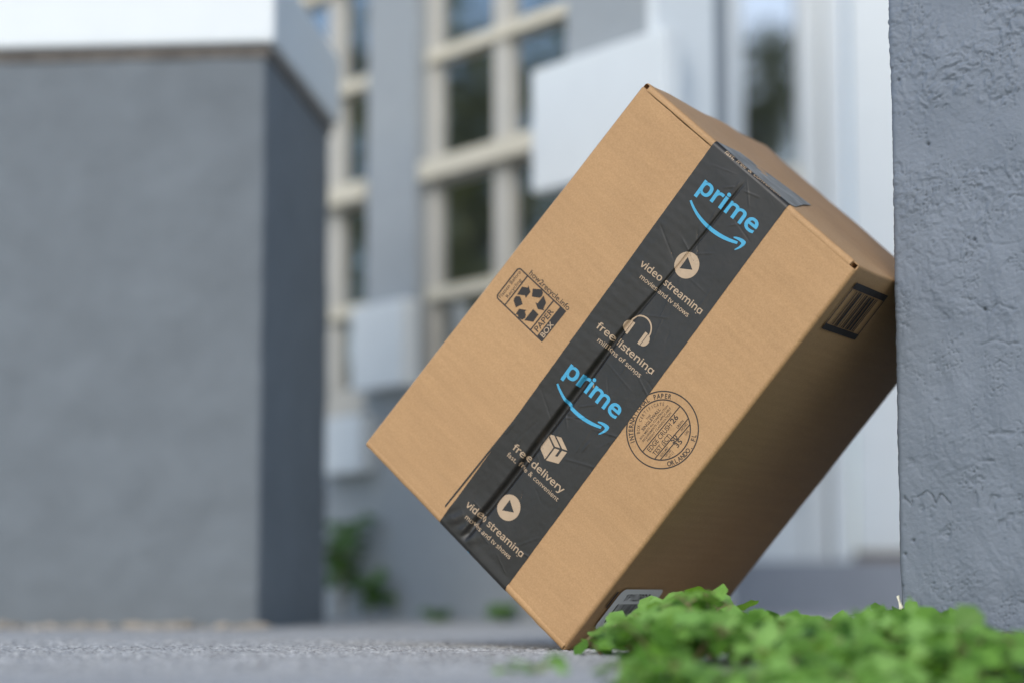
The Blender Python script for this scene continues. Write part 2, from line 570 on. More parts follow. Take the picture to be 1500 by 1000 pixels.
# knock-down texture: blobs with sharp lower edges in the upper area, drips below
k1 = fbm(wx * 230, wz * 200, 3, 71)
kd = sstep(-0.10, 0.25, k1)
k2 = fbm(wx * 420, wz * 380, 2, 73)
mask = sstep(-0.25, 0.3, fbm(DD * 22, ZZ * 22, 2, 79)) * (0.35 + 0.65 * upper)
rid = 1 - np.abs(fbm(wx * 42, wz * 52, 2, 83)) * 5.0
rid = np.clip(rid, 0, 1) ** 2 * sstep(0.0, 0.35, fbm(DD * 14 + 3, ZZ * 14, 2, 89))
drip = fbm(wx * 75 + wz * 22, wz * 16, 3, 97) * (1 - upper)
h = base + 0.00085 * kd * mask + 0.00042 * k2 * (0.4 + 0.6 * mask) - 0.0004 * rid + 0.0007 * drip + 0.00022 * fbm(DD * 700, ZZ * 700, 2, 103)
pit = sstep(0.60, 0.78, vnoise(DD * 160, ZZ * 160, 107)) * sstep(0.1, 0.5, vnoise(DD * 30, ZZ * 30, 109))
h -= 0.0008 * pit
h -= 0.0008 * sstep(0.55, 0.75, fbm(DD * 900, ZZ * 900, 1, 113)) * sstep(.2, .5, vnoise(DD * 60, ZZ * 60, 115))


def rp_px(px, py):
    P = on_plane(px, py, RO, DEP)
    return (P - RO) @ RX, P[2]


def seg_dist(X, Y, pts):
    best = np.full(X.shape, 9.0)
    for (ax, ay), (bx, by) in zip(pts[:-1], pts[1:]):
        vx, vy = bx - ax, by - ay
        t = np.clip(((X - ax) * vx + (Y - ay) * vy) / (vx * vx + vy * vy + 1e-12), 0, 1)
        best = np.minimum(best, np.hypot(X - ax - t * vx, Y - ay - t * vy))
    return best


for pts, wid, dep_ in (([(1316, 727), (1327, 740), (1328, 727), (1337, 728), (1350, 718), (1356, 724), (1362, 737), (1370, 723), (1379, 732), (1383, 737)], 0.0007, 0.0036),
                       ([(1320, 161), (1330, 163), (1348, 161)], 0.0006, 0.0012),
                       ([(1338, 890), (1340, 878), (1341, 898)], 0.0008, 0.0025),
                       ([(1416, 440), (1428, 452), (1441, 457), (1452, 446), (1465, 450), (1480, 455)], 0.0010, 0.0016),
                       ([(1430, 505), (1450, 498), (1468, 505), (1484, 502)], 0.0010, 0.0014),
                       ([(1448, 535), (1458, 527), (1466, 533)], 0.0010, 0.0014),
                       ([(1450, 148), (1465, 140), (1472, 138)], 0.0012, 0.0018),
                       ([(1460, 350), (1452, 345)], 0.001, .0012),
                       ([(1470, 290), (1480, 286), (1500, 290)], 0.0011, 0.0018),
                       ([(1445, 45), (1465, 44), (1472, 30), (1480, 25)], 0.0012, 0.0016),
                       ([(1350, 380), (1340, 372), (1330, 366)], 0.0008, 0.0010)):
    q = [rp_px(*p) for p in pts]
    dd = seg_dist(DD + 0.0009 * fbm(DD * 350, ZZ * 350, 2, 131), ZZ + 0.0009 * fbm(DD * 350, ZZ * 350, 2, 137), q)
    h -= 0.45 * dep_ * np.exp(-(dd / (wid * 0.7)) ** 2)
for p in ((1330, 791), (1312, 858), (1318, 811), (1434, 454), (1308, 118), (1419, 352), (1351, 212)):
    a, z = rp_px(*p); h -= 0.0025 * np.exp(-(((DD - a) / .0011) ** 2 + ((ZZ - z) / .0012) ** 2))
edge_fade = np.where(np.abs(DD) < 0.02, 0.75, 1.0)
h *= edge_fade
PX = prof[:, 0][:, None] + prof[:, 2][:, None] * h; PY = prof[:, 1][:, None] + prof[:, 3][:, None] * h
G = RO + PX[..., None] * RX + PY[..., None] * DEP + ZZ[..., None] * np.array([0, 0, 1.0])
m, nt, b, out = new_mat('rough_grey_stucco')
v = coord(nt)
n1 = noise(nt, 30, 5, 0.6, v); n2 = noise(nt, 900, 3, 0.7, v)
c = ramp(nt, n1.outputs[0], [(0.3, (0.128, 0.152, 0.184)), (0.7, (0.160, 0.186, 0.222))])
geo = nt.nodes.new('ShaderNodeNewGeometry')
pr = ramp(nt, geo.outputs['Pointiness'], [(0.40, (0.35, 0.33, 0.31)), (0.485, (1, 1, 1)), (0.54, (1.0, 1.0, 1.0)), (0.60, (1.10, 1.10, 1.10))])  # shade put into the colour: cracks and hollows darker, ridges lighter
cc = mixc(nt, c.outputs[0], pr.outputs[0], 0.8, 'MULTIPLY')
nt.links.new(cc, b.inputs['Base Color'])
b.inputs['Roughness'].default_value = 0.55
bump(nt, n2.outputs[0], b, 0.30, 0.0010)
M_ROUGH = m
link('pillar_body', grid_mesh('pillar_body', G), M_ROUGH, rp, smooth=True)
tc = MB(RO, RX, DEP); tc.box(0, .424, 0, .42, 1.19, 1.22); tc.build('pillar_top', M_GREY, rp)
# chipped spot where bare plaster shows
a, z = rp_px(1317, 883)
pts = [rp_px(*p) for p in ((1314, 873), (1317, 871), (1319, 880), (1323, 889), (1321, 899), (1315, 899), (1318, 889), (1317, 881))]
vs = [RO + RX * q[0] - DEP * 0.0016 + np.array([0, 0, q[1]]) for q in pts] + [RO + RX * q[0] + DEP * 0.001 + np.array([0, 0, q[1]]) for q in pts]
n = len(pts)
link('bare_plaster_chip', mesh('chip', vs, [tuple(range(n))] + [(i, (i + 1) % n, (i + 1) % n + n, i + n) for i in range(n)]), plain('bare_plaster', (0.75, 0.70, 0.55), 0.8, 0.2, 300), rp)

# ------------------------------------------------------------------ THE CARTON
A2, B2, C2, D2 = PA + DEP * DEPTH, PB + DEP * DEPTH, PC + DEP * DEPTH, PD + DEP * DEPTH
carton = root('cardboard_box', PC.tolist(), 'brown cardboard parcel sealed with black printed tape, balanced on one edge against the stucco pillar', 'parcel')


def face_vec(nt):
    g = nt.nodes.new('ShaderNodeNewGeometry')
    comb = nt.nodes.new('ShaderNodeCombineXYZ')
    for i, ax in enumerate((FS, FT, DEP)):
        dot = nd(nt, 'ShaderNodeVectorMath', operation='DOT_PRODUCT')
        nt.links.new(g.outputs['Position'], dot.inputs[0]); dot.inputs[1].default_value = tuple(ax)
        nt.links.new(dot.outputs['Value'], comb.inputs[i])
    return comb.outputs[0]


def cardboard(name, tone=1.0):
    m, nt, b, out = new_mat(name)
    v = face_vec(nt)
    mp = nd(nt, 'ShaderNodeMapping'); mp.inputs['Scale'].default_value = (0.16, 1.0, 0.16); nt.links.new(v, mp.inputs[0])
    n1 = noise(nt, 800, 4, 0.75, v)            # fibres
    n2 = noise(nt, 120, 4, 0.65, mp.outputs[0])  # streaks along the flutes
    n3 = noise(nt, 12, 4, 0.6, v)
    c1 = ramp(nt, n1.outputs[0], [(0.25, (0.365, 0.212, 0.097)), (0.5, (0.432, 0.256, 0.120)), (0.75, (0.50, 0.306, 0.150))])
    c2 = ramp(nt, n2.outputs[0], [(0.3, (0.945, 0.94, 0.925)), (0.7, (1.04, 1.035, 1.02))])
    c3 = ramp(nt, n3.outputs[0], [(0.3, (0.94, 0.93, 0.92)), (0.7, (1.02, 1.02, 1.02))])
    x = mixc(nt, c1.outputs[0], c2.outputs[0], 1.0, 'MULTIPLY')
    x = mixc(nt, x, c3.outputs[0], 1.0, 'MULTIPLY')
    if tone != 1.0: x = mixc(nt, x, (tone, tone, tone), 1.0, 'MULTIPLY')
    nt.links.new(x, b.inputs['Base Color'])
    b.inputs['Roughness'].default_value = 0.62
    b.inputs['Specular IOR Level'].default_value = 0.35
    wv = nd(nt, 'ShaderNodeTexWave', wave_type='BANDS', bands_direction='Y', Scale=44.0, Distortion=1.5, Detail=1.0)
    nt.links.new(v, wv.inputs['Vector'])
    p = bump(nt, wv.outputs['Fac'], b, 0.10, 0.0006)
    p = bump(nt, n2.outputs[0], b, 0.12, 0.0006, p)
    bump(nt, n1.outputs[0], b, 0.10, 0.0003, p)
    return m


M_CARD = cardboard('kraft_cardboard')
M_RAW = cardboard('kraft_fold', 1.12)


def surf(s, t):
    """height of the printed face in mm: it sags a little towards the seam and bellies near the ends"""
    s = np.asarray(s, float); t = np.asarray(t, float)
    h = -1.3 * np.exp(-((s - 110) / 22) ** 2) * sstep(10, 90, t) * (1 - sstep(300, 340, t))
    h = h + 0.5 * fbm(s * 0.02, t * 0.02, 2, 201)
    return h


# body: deformed hexahedron, subdivided, edges rounded with radius RB (mm)
RB = 4.0
HX = {(0, 0, 0): PA, (1, 0, 0): PB, (1, 1, 0): PC, (0, 1, 0): PD, (0, 0, 1): A2, (1, 0, 1): B2, (1, 1, 1): C2, (0, 1, 1): D2}
bm = bmesh.new()
hv = {k: bm.verts.new(tuple(P + (DEP * 0.0009 if k[2] == 0 else 0))) for k, P in HX.items()}
K = lambda *q: [hv[i] for i in q]
for q in (((0, 0, 0), (1, 0, 0), (1, 1, 0), (0, 1, 0)), ((0, 0, 1), (0, 1, 1), (1, 1, 1), (1, 0, 1)), ((0, 0, 0), (0, 0, 1), (1, 0, 1), (1, 0, 0)),
          ((1, 0, 0), (1, 0, 1), (1, 1, 1), (1, 1, 0)), ((1, 1, 0), (1, 1, 1), (0, 1, 1), (0, 1, 0)), ((0, 1, 0), (0, 1, 1), (0, 0, 1), (0, 0, 0))):
    bm.faces.new(K(*q))
bmesh.ops.recalc_face_normals(bm, faces=bm.faces[:])
bmesh.ops.subdivide_edges(bm, edges=bm.edges[:], cuts=7, use_grid_fill=True)
sharp = [e for e in bm.edges if len(e.link_faces) == 2 and e.calc_face_angle(0) > 0.6]
bmesh.ops.bevel(bm, geom=sharp, offset=0.0024, segments=3, profile=0.55, affect='EDGES')
bmesh.ops.subdivide_edges(bm, edges=[e for e in bm.edges if e.calc_length() > 0.012], cuts=2, use_grid_fill=True)
for vv in bm.verts:                      # slight unevenness of a handled box; the printed face stays under the flaps
    P = np.array(vv.co)
    s_, t_ = st(P); dd_ = (P - PA) @ DEP * 1000
    n_ = fbm(np.array([s_ * .03 + dd_ * .02]), np.array([t_ * .03 - dd_ * .013]), 2, 301)[0]
    amp = 0.0009 * min(1, max(0, dd_ / 12))
    vv.co += Vector((FT * n_ * amp + FS * n_ * amp * 0.6).tolist())
    if dd_ < 2.0:
        deep = min(1.0, max(0.0, (s_ - 7) / 6), 1.0) * min(1.0, max(0.0, (t_ - 7) / 6)) * min(1.0, max(0.0, (216 - s_ + t_ * 0.03) / 6)) * min(1.0, max(0.0, (336 - t_) / 6))
        vv.co += Vector((FN * (float(surf(s_, t_)) * 0.001 * (1 - deep) - 0.0006 - 0.009 * deep)).tolist())
# the rolled, scuffed fold along the lower end
for vv in bm.verts:
    P = np.array(vv.co); s_, t_ = st(P); dd_ = (P - PA) @ DEP * 1000
    if t_ > 336 and dd_ < 9:
        n_ = fbm(np.array([s_ * .06]), np.array([3.3]), 3, 305)[0]
        vv.co += Vector((FT * n_ * 0.0011).tolist())
me = bpy.data.meshes.new('carton_body'); bm.to_mesh(me); bm.free()
me.materials.append(M_CARD)
body = link('carton_body', me, None, carton, smooth=True)


def notch(P, size, depth_v):
    k = bmesh.new(); bmesh.ops.create_cube(k, size=1.0)
    R = Matrix((FS.tolist(), FT.tolist(), DEP.tolist())).transposed().to_4x4()
    for vv in k.verts:
        L = Vector((vv.co.x * size[0], vv.co.y * size[1], vv.co.z * size[2]))
        vv.co = (R.to_3x3() @ L) + Vector(P.tolist())
    km = bpy.data.meshes.new('notch'); k.to_mesh(km); k.free()
    ko = bpy.data.objects.new('notch', km); COL.objects.link(ko)
    return ko


cuts = [notch(face(2.4, 2.7, -4.0), (0.0040, 0.0034, 0.060), None), notch(face(209.6, 2.9, -4.0), (0.0040, 0.0034, 0.060), None)]
bpy.context.view_layer.update()
# boolean in world space (body was re-centred by link)
for ko in cuts:
    md = body.modifiers.new('cut', 'BOOLEAN'); md.operation = 'DIFFERENCE'; md.solver = 'EXACT'; md.object = ko
bpy.context.view_layer.update()
dg = bpy.context.evaluated_depsgraph_get()
nm = bpy.data.meshes.new_from_object(body.evaluated_get(dg))
body.modifiers.clear(); body.data = nm
nm.name = 'carton_body_mesh'
for ko in cuts: bpy.data.objects.remove(ko)


def panel(name, fn_s0, fn_s1, t0, t1, ns, ntt, thick, mat, parent, hoff=0.0, seed=0, edge=0.25, rnd=0):
    """sheet of board on the printed face between two edges, raw edges slightly uneven"""
    ts = np.linspace(t0, t1, ntt)
    fs = np.linspace(0, 1, ns)
    if rnd < 0: fs = np.concatenate([[0, .003, .008, .015, .024, .035], np.linspace(.06, 1, ns - 6)])
    if rnd > 0: fs = np.concatenate([np.linspace(0, .94, ns - 6), [.965, .976, .985, .992, .997, 1]])
    T_, F_ = np.meshgrid(ts, fs, indexing='ij')
    s0 = fn_s0(ts)[:, None]; s1 = fn_s1(ts)[:, None]
    S_ = s0 + (s1 - s0) * F_
    T2 = T_.copy()
    jag = edge * fbm(S_ * 0.25, T_ * 0 + 5, 3, seed)
    T2[0] += jag[0] * 2; T2[-1] += jag[-1]
    H = surf(S_, T2) + hoff
    RR = 3.2
    if rnd: dd_e = np.clip(RR - ((S_ - s0) if rnd < 0 else (s1 - S_)), 0, RR); H = H - (RR - np.sqrt(np.maximum(RR * RR - dd_e * dd_e, 0)))
    top = face(S_, T2, H)
    # skirt
    ring_i = [(0, j) for j in range(ns)] + [(i, ns - 1) for i in range(1, ntt)] + [(ntt - 1, j) for j in range(ns - 2, -1, -1)] + [(i, 0) for i in range(ntt - 2, 0, -1)]
    idx = np.arange(ntt * ns).reshape(ntt, ns)
    V = top.reshape(-1, 3).tolist()
    faces = [(idx[i, j], idx[i + 1, j], idx[i + 1, j + 1], idx[i, j + 1]) for i in range(ntt - 1) for j in range(ns - 1)]
    base_n = len(V)
    for (i, j) in ring_i: V.append((top[i, j] - FN * thick * 0.001).tolist())
    n = len(ring_i)
    for k_ in range(n):
        a = idx[ring_i[k_]]; b_ = idx[ring_i[(k_ + 1) % n]]
        faces.append((int(a), int(b_), base_n + (k_ + 1) % n, base_n + k_))
    me = mesh(name, V, [tuple(int(x) for x in f) for f in faces])
    bmx = bmesh.new(); bmx.from_mesh(me); bmesh.ops.recalc_face_normals(bmx, faces=bmx.faces[:]); bmx.to_mesh(me); bmx.free()
    return link(name, me, mat, parent)


eL = lambda t: 0.0 + 1.4 * t / 344 - 0.35
eR = lambda t: 212.6 + (226.2 - 212.6) * t / 343.6 + 0.35
SEAM = lambda t: 109.6 + 3.0 * sstep(180, 300, t) - 2.0 * np.exp(-((t - 140) / 40) ** 2)
SW = lambda t: 0.35 + 1.9 * sstep(95, 190, t)               # half width of the open seam
panel('flap', eL, lambda t: SEAM(t) - SW(t) - 2.6, 5.2, 340.5, 20, 60, 2.0, M_CARD, carton, 0.0, 11, rnd=-1)
panel('flap', lambda t: SEAM(t) + SW(t) + 2.6, eR, 4.2, 340.0, 20, 60, 2.0, M_CARD, carton, 0.0, 12, rnd=1)

def fold_roll(s0, s1, t_edge, sign, rad, lift, seed, mat, nseg=70):
    # rounded fold of board along an end of the printed face
    ss = np.linspace(s0, s1, nseg); prof_ = np.linspace(0, 1, 10)
    S_, Q_ = np.meshgrid(ss, prof_, indexing='ij')
    wob = fbm(S_ * 0.07, S_ * 0 + seed, 3, seed) * 0.7 + 0.25 * fbm(S_ * 0.4, Q_ * 3, 2, seed + 3)
    ang = -0.35 + Q_ * (math.pi / 2 + 0.75)
    inward = rad * (1 - np.sin(ang)) + 0 * S_          # distance from the outer plane
    wob = wob * (1 - sstep(66, 71, S_) * (1 - sstep(147, 152, S_))) if sign < 0 else wob
    T_ = t_edge - sign * (inward - 0.25 * wob)
    under = sstep(66, 71, S_) * (1 - sstep(147, 152, S_)) if sign < 0 else 0 * S_
    H_ = -rad + rad * np.cos(ang) + (lift + 0.25 * wob) * (1 - under) - 0.25 * under
    P_ = face(S_, T_, H_)
    me_ = grid_mesh('folded_edge', P_)
    o_ = link('folded_edge', me_, mat, carton, smooth=True)
    return o_


fold_roll(5.2, 207.2, 0.0, -1, 3.3, 0.30, 3, M_CARD)
fold_roll(162.5, 224.5, 344.2, 1, 4.6, 0.40, 8, M_RAW)
fold_roll(2.5, 91.0, 344.4, 1, 3.6, 0.15, 14, M_CARD)

# ---- tape: a strip that runs over the face and folds round both ends
TA = np.array([0.9987, -0.051]); TB = np.array([0.051, 0.9987]); T0 = np.array([72.0, 0.0]); TW = 73.2
LEN = 344.3; RF = 3.4
creases = []
cr = random.Random(5)
for i in range(64):
    b0 = cr.uniform(0, 345); a0 = cr.uniform(0, 73); ang = cr.choice([cr.gauss(-0.55, 0.25), cr.gauss(0.5, 0.3), cr.gauss(1.5, 0.15)]); L = cr.uniform(8, 34)
    creases.append((a0, b0, a0 + L * math.cos(ang), b0 + L * math.sin(ang), cr.uniform(0.10, 0.26) * cr.choice([1, 1, -1])))
for a0 in (8, 50, 60, 66): creases.append((a0, 60, a0 + 3, 330, 0.06))


def tape_h(a, b):
    s = T0[0] + a * TA[0] + b * TB[0]; t = T0[1] + a * TA[1] + b * TB[1]
    h = surf(s, t) + 0.22
    w = SW(t) + 0.55
    dip = np.where(t > 8, 1, 0) * (1.1 + 2.6 * sstep(95, 200, t)) * np.exp(-np.abs((s - SEAM(t)) / w) ** 3.5)
    h = h - dip * sstep(5, 25, t) * (1 - 0.5 * sstep(318, 338, t))
    # corrugation telegraphing through left of the seam
    left = 1 - sstep(-6, 2, s - SEAM(t))
    h = h + 0.026 * np.sin(b * 2 * math.pi / 7.6 + 0.8 * np.sin(a * 0.12)) * left * (1 - 0.5 * sstep(150, 220, b))
    for (ax, ay, bx, by, am) in creases:
        vx, vy = bx - ax, by - ay; l2 = vx * vx + vy * vy
        q = np.clip(((a - ax) * vx + (b - ay) * vy) / l2, 0, 1)
        dd = np.hypot(a - ax - q * vx, b - ay - q * vy)
        h = h + am * np.clip(1 - dd / 0.9, 0, 1) * np.minimum(1, 6 * q * (1 - q) + .1)
    # crumples near the lower fold
    low = sstep(318, 345, t) * (1 - sstep(20, 46, a))
    h = h + 1.4 * low * (0.35 + 0.8 * np.sin(a * 0.55 + (t - 320) * 0.22) * 0.55 + 0.4 * fbm(a * .15, t * .12, 2, 401))
    h = h + 0.05 * fbm(a * 0.35, b * 0.35, 2, 403)
    return s, t, h


top_dir = np.cross(PB - PA, DEP); top_dir /= np.linalg.norm(top_dir)
if top_dir @ FT > 0: top_dir = -top_dir


def tape_pt(a, b, lift=0.0):
    a = np.asarray(a, float); b = np.asarray(b, float)
    s, t, h = tape_h(a, np.clip(b, 0.0, 346.0))
    s = T0[0] + a * TA[0] + b * TB[0]
    t = T0[1] + a * TA[1] + b * TB[1]
    h = h + lift
    g0 = RF * (1 - math.pi / 2)              # arc from t=RF back to here, then the end panel
    te = 1 - t + 0; 
    L2 = LEN
    ph = np.clip((RF - t) / RF, 0, math.pi / 2)
    pe = np.clip((t - (L2 - RF)) / RF, 0, math.pi / 2)
    rr = RF + 0.25 + lift
    tt_ = np.where(t < RF, RF - rr * np.sin(ph), np.where(t > L2 - RF, L2 - RF + rr * np.sin(pe), t))
    hh_ = np.where(t < RF, -RF + rr * np.cos(ph), np.where(t > L2 - RF, -RF + rr * np.cos(pe), h))
    over0 = np.maximum(g0 - t, 0); over1 = np.maximum(t - (L2 - RF + RF * math.pi / 2), 0)
    hh_ = hh_ - over0 - over1
    # blend the sag out towards the folds
    k0 = sstep(RF, RF + 10, t) * (1 - sstep(L2 - RF - 8, L2 - RF, t))
    mid = (t >= RF) & (t <= L2 - RF)
    hh_ = np.where(mid, h * k0 + (1 - k0) * (0.25 + lift), hh_)
    return face(s, tt_, hh_)


bb = np.concatenate([np.linspace(-104, -8, 60), np.arange(-7.5, 12, 0.3), np.arange(12, 334, 0.62), np.arange(334, 362, 0.35), np.linspace(363, 395, 20)])
aa = np.concatenate([np.arange(0, 30, 0.8), np.arange(30, 50, 0.4), np.arange(50, TW, 0.75), [TW]])
BB, AA = np.meshgrid(bb, aa, indexing='ij')
# irregular torn end on the top panel
endb = -np.interp(AA, [0, 30, 52, 60, TW], [52, 80, 101, 60, 10]) 
BB2 = np.where(BB < -7.5, -7.5 + (BB + 7.5) * (endb + 7.5) / (-104 + 7.5), BB)
AA2 = AA + 0.12 * fbm(BB2 * 0.2, AA * 0 + 2, 2, 411) * np.where((AA < .1) | (AA > TW - .1), 1, 0)
m, nt, b, out = new_mat('black_packing_tape')
v = face_vec(nt)
n1 = noise(nt, 60, 4, 0.6, v); n2 = noise(nt, 700, 3, 0.6, v)
c = ramp(nt, n1.outputs[0], [(0.3, (0.014, 0.0125, 0.0102)), (0.7, (0.022, 0.0198, 0.0165))])
nt.links.new(c.outputs[0], b.inputs['Base Color'])
rr_ = ramp(nt, n1.outputs[0], [(0.3, (0.30, 0.30, 0.30)), (0.7, (0.44, 0.44, 0.44))])
nt.links.new(rr_.outputs[0], b.inputs['Roughness'])
b.inputs['Specular IOR Level'].default_value = 0.42
p = bump(nt, n2.outputs[0], b, 0.08, 0.0003)
M_TAPE = m
tape = link('tape', grid_mesh('tape', tape_pt(AA2, BB2)), M_TAPE, carton, smooth=True)
# sliver of an earlier tape layer left of it
q = face(np.array([[84.7, 86.3], [84.5, 86.0], [84.6, 86.0]]), np.array([[244., 244.], [288, 288], [331.5, 332.5]]), np.array([[.15, .15]] * 3) + surf(np.array([[85.] * 2] * 3), np.array([[244.] * 2, [288.] * 2, [332.] * 2])))
link('tape_sliver', grid_mesh('tape_sliver', q), M_TAPE, carton)

# ---- print
FONT = None
try:
    fp = os.path.join(bpy.utils.system_resource('DATAFILES', path='fonts'), 'NotoSansSymbols-VariableFont_wght.woff2')
    if os.path.exists(fp): FONT = bpy.data.fonts.load(fp)
except Exception:
    FONT = None
M_TAN = plain('tan_print', (0.42, 0.30, 0.19), 0.5, 0.05, 80)
M_CYAN = plain('cyan_print', (0.05, 0.32, 0.50), 0.45, 0.05, 60)
M_INK = plain('dark_ink', (0.018, 0.013, 0.010), 0.6, 0.2, 200)


def text_bm(body_txt, size=1.0, bold=0.0, builtin=False, shear=0.0):
    cu = bpy.data.curves.new('txt', 'FONT')
    cu.body = body_txt; cu.size = 1.0; cu.offset = bold; cu.resolution_u = 4
    if FONT is not None and not builtin: cu.font = FONT
    ob = bpy.data.objects.new('txt', cu); COL.objects.link(ob)
    dg_ = bpy.context.evaluated_depsgraph_get()
    me_ = bpy.data.meshes.new_from_object(ob.evaluated_get(dg_))
    bpy.data.objects.remove(ob)
    bm_ = bmesh.new(); bm_.from_mesh(me_); bpy.data.meshes.remove(me_)
    return bm_


_XH = {}


def xh(builtin, g):
    k_ = (builtin, g)
    if k_ not in _XH:
        bm_ = text_bm(g, 1.0, 0.0, builtin); ys_ = [v_.co.y for v_ in bm_.verts]; bm_.free()
        _XH[k_] = max(ys_) - min(ys_)
    return _XH[k_]


def text_fit(txt, x0, x1, base, size, bold=0.0, builtin=False):
    """2D text bmesh, x scaled to fill x0..x1, y up from the baseline (mm, y down = +)"""
    cap = txt.upper() == txt
    k_ = (0.714 / xh(builtin, 'H')) if cap else (0.536 / xh(builtin, 'x'))
    bm_ = text_bm(txt, 1.0, bold / k_, builtin)
    xs = [v_.co.x for v_ in bm_.verts]; a_, b_ = min(xs), max(xs)
    for v_ in bm_.verts:
        v_.co.x = x0 + (v_.co.x - a_) / (b_ - a_) * (x1 - x0)
        v_.co.y = base - v_.co.y * size * k_
        v_.co.z = 0
    return bm_


def poly_bm(polys):
    bm_ = bmesh.new()
    for p_ in polys:
        vs_ = [bm_.verts.new((x, y, 0)) for x, y in p_]
        es_ = [bm_.edges.new((vs_[i], vs_[(i + 1) % len(vs_)])) for i in range(len(vs_))]
        bmesh.ops.triangle_fill(bm_, use_beauty=True, edges=es_)
    return bm_


def ring(cx, cy, r0, r1, a0=0, a1=2 * math.pi, n=48):
    """list of quads"""
    out_ = []
    for i in range(n):
        t0_ = a0 + (a1 - a0) * i / n; t1_ = a0 + (a1 - a0) * (i + 1) / n
        out_.append([(cx + r0 * math.cos(t0_), cy + r0 * math.sin(t0_)), (cx + r1 * math.cos(t0_), cy + r1 * math.sin(t0_)),
                     (cx + r1 * math.cos(t1_), cy + r1 * math.sin(t1_)), (cx + r0 * math.cos(t1_), cy + r0 * math.sin(t1_))])
    return out_


def line(x0, y0, x1, y1, w):
    dx, dy = x1 - x0, y1 - y0; L = math.hypot(dx, dy); nx_, ny_ = -dy / L * w / 2, dx / L * w / 2
    return [(x0 + nx_, y0 + ny_), (x1 + nx_, y1 + ny_), (x1 - nx_, y1 - ny_), (x0 - nx_, y0 - ny_)]


def quads_bm(qs):
    bm_ = bmesh.new()
    for p_ in qs: bm_.faces.new([bm_.verts.new((x, y, 0)) for x, y in p_])
    return bm_


def slice_bm(bm_, xs=(), ys=()):
    for axis, vals in ((Vector((1, 0, 0)), xs), (Vector((0, 1, 0)), ys)):
        lo = min(v_.co.dot(axis) for v_ in bm_.verts); hi = max(v_.co.dot(axis) for v_ in bm_.verts)
        for val in vals:
            if lo < val < hi:
                bmesh.ops.bisect_plane(bm_, geom=bm_.verts[:] + bm_.edges[:] + bm_.faces[:], dist=1e-6, plane_co=axis * val, plane_no=axis)


def map_bm(name, bm_, fn, mat, parent, nout):
    co = np.array([v_.co[:] for v_ in bm_.verts])
    P = fn(co[:, 0], co[:, 1])
    for v_, p_ in zip(bm_.verts, P): v_.co = p_.tolist()
    bm_.normal_update()
    for f_ in bm_.faces:
        if f_.normal.dot(Vector(nout.tolist())) < 0: f_.normal_flip()
    me_ = bpy.data.meshes.new(name); bm_.to_mesh(me_); bm_.free()
    return link(name, me_, mat, parent)


def on_tape(name, bm_, mat):
    lo = min(v_.co.x for v_ in bm_.verts); hi = max(v_.co.x for v_ in bm_.verts)
    yl = min(v_.co.y for v_ in bm_.verts); yh = max(v_.co.y for v_ in bm_.verts)
    xs = sorted(set(list(np.arange(22, 46, 0.6)) + list(np.arange(0, 74, 1.6))))
    step = 0.5 if (yl < 6 or yh > 338) else 1.6
    slice_bm(bm_, xs, np.arange(yl + 0.01, yh, step))
    return map_bm(name, bm_, lambda x, y: tape_pt(x, y, 0.10), mat, tape, FN)


def bez(p, n=10):
    out_ = []
    for i in range(n + 1):
        t_ = i / n; u_ = 1 - t_
        out_.append(tuple(u_ ** 3 * np.array(p[0]) + 3 * u_ * u_ * t_ * np.array(p[1]) + 3 * u_ * t_ * t_ * np.array(p[2]) + t_ ** 3 * np.array(p[3])))
    return out_


def wordmark(da, db):
    on_tape('wordmark', text_fit('prime', 11.4 + da, 64.8 + da, 35.2 + db, 16.6, 0.026), M_CYAN)
    low = bez([(11.2, 44.3), (22, 51.5), (40, 56.0), (59.8, 47.6)], 16)
    up = bez([(59.2, 45.8), (44, 50.8), (26, 51.3), (12.1, 43.1)], 16)
    head = bez([(54.6, 44.9), (57.0, 42.9), (62.6, 41.6), (64.3, 42.6)], 6) + bez([(64.3, 42.6), (65.6, 43.6), (64.3, 48.9), (61.0, 51.9)], 6) + \
        bez([(60.6, 51.4), (62.0, 48.8), (62.8, 45.9), (62.0, 45.2)], 5) + bez([(62.0, 45.2), (61.2, 44.5), (57.2, 45.0), (54.9, 45.7)], 5)
    def clean(p_):
        o_ = []
        for q_ in p_:
            if not o_ or math.hypot(q_[0] - o_[-1][0], q_[1] - o_[-1][1]) > 0.05: o_.append(q_)
        if math.hypot(o_[0][0] - o_[-1][0], o_[0][1] - o_[-1][1]) < 0.05: o_.pop()
        return [(x + da, y + db) for x, y in o_]
    on_tape('smile_arrow', poly_bm([clean(low + up), clean(head)]), M_CYAN)


wordmark(0, 0)
wordmark(-0.5, 163.2)
wordmark(-0.8, 323.0)


def play_icon(cx, cy):
    R_ = 9.6
    n = 40
    circ = [(cx + R_ * math.cos(2 * math.pi * i / n), cy + R_ * math.sin(2 * math.pi * i / n)) for i in range(n)]
    tri = [(cx - 3.1, cy - 4.9), (cx + 5.6, cy + 0.1), (cx - 3.1, cy + 5.0)]
    bm_ = bmesh.new(); es_ = []
    for p_ in (circ, tri):
        vs_ = [bm_.verts.new((x, y, 0)) for x, y in p_]
        es_ += [bm_.edges.new((vs_[i], vs_[(i + 1) % len(vs_)])) for i in range(len(vs_))]
    bmesh.ops.triangle_fill(bm_, use_beauty=True, edges=es_)
    on_tape('play_icon', bm_, M_TAN)


def tape_text(txt, a0, a1, base, size, bold):
    on_tape('printed_text', text_fit(txt, a0, a1, base, size, bold), M_TAN)


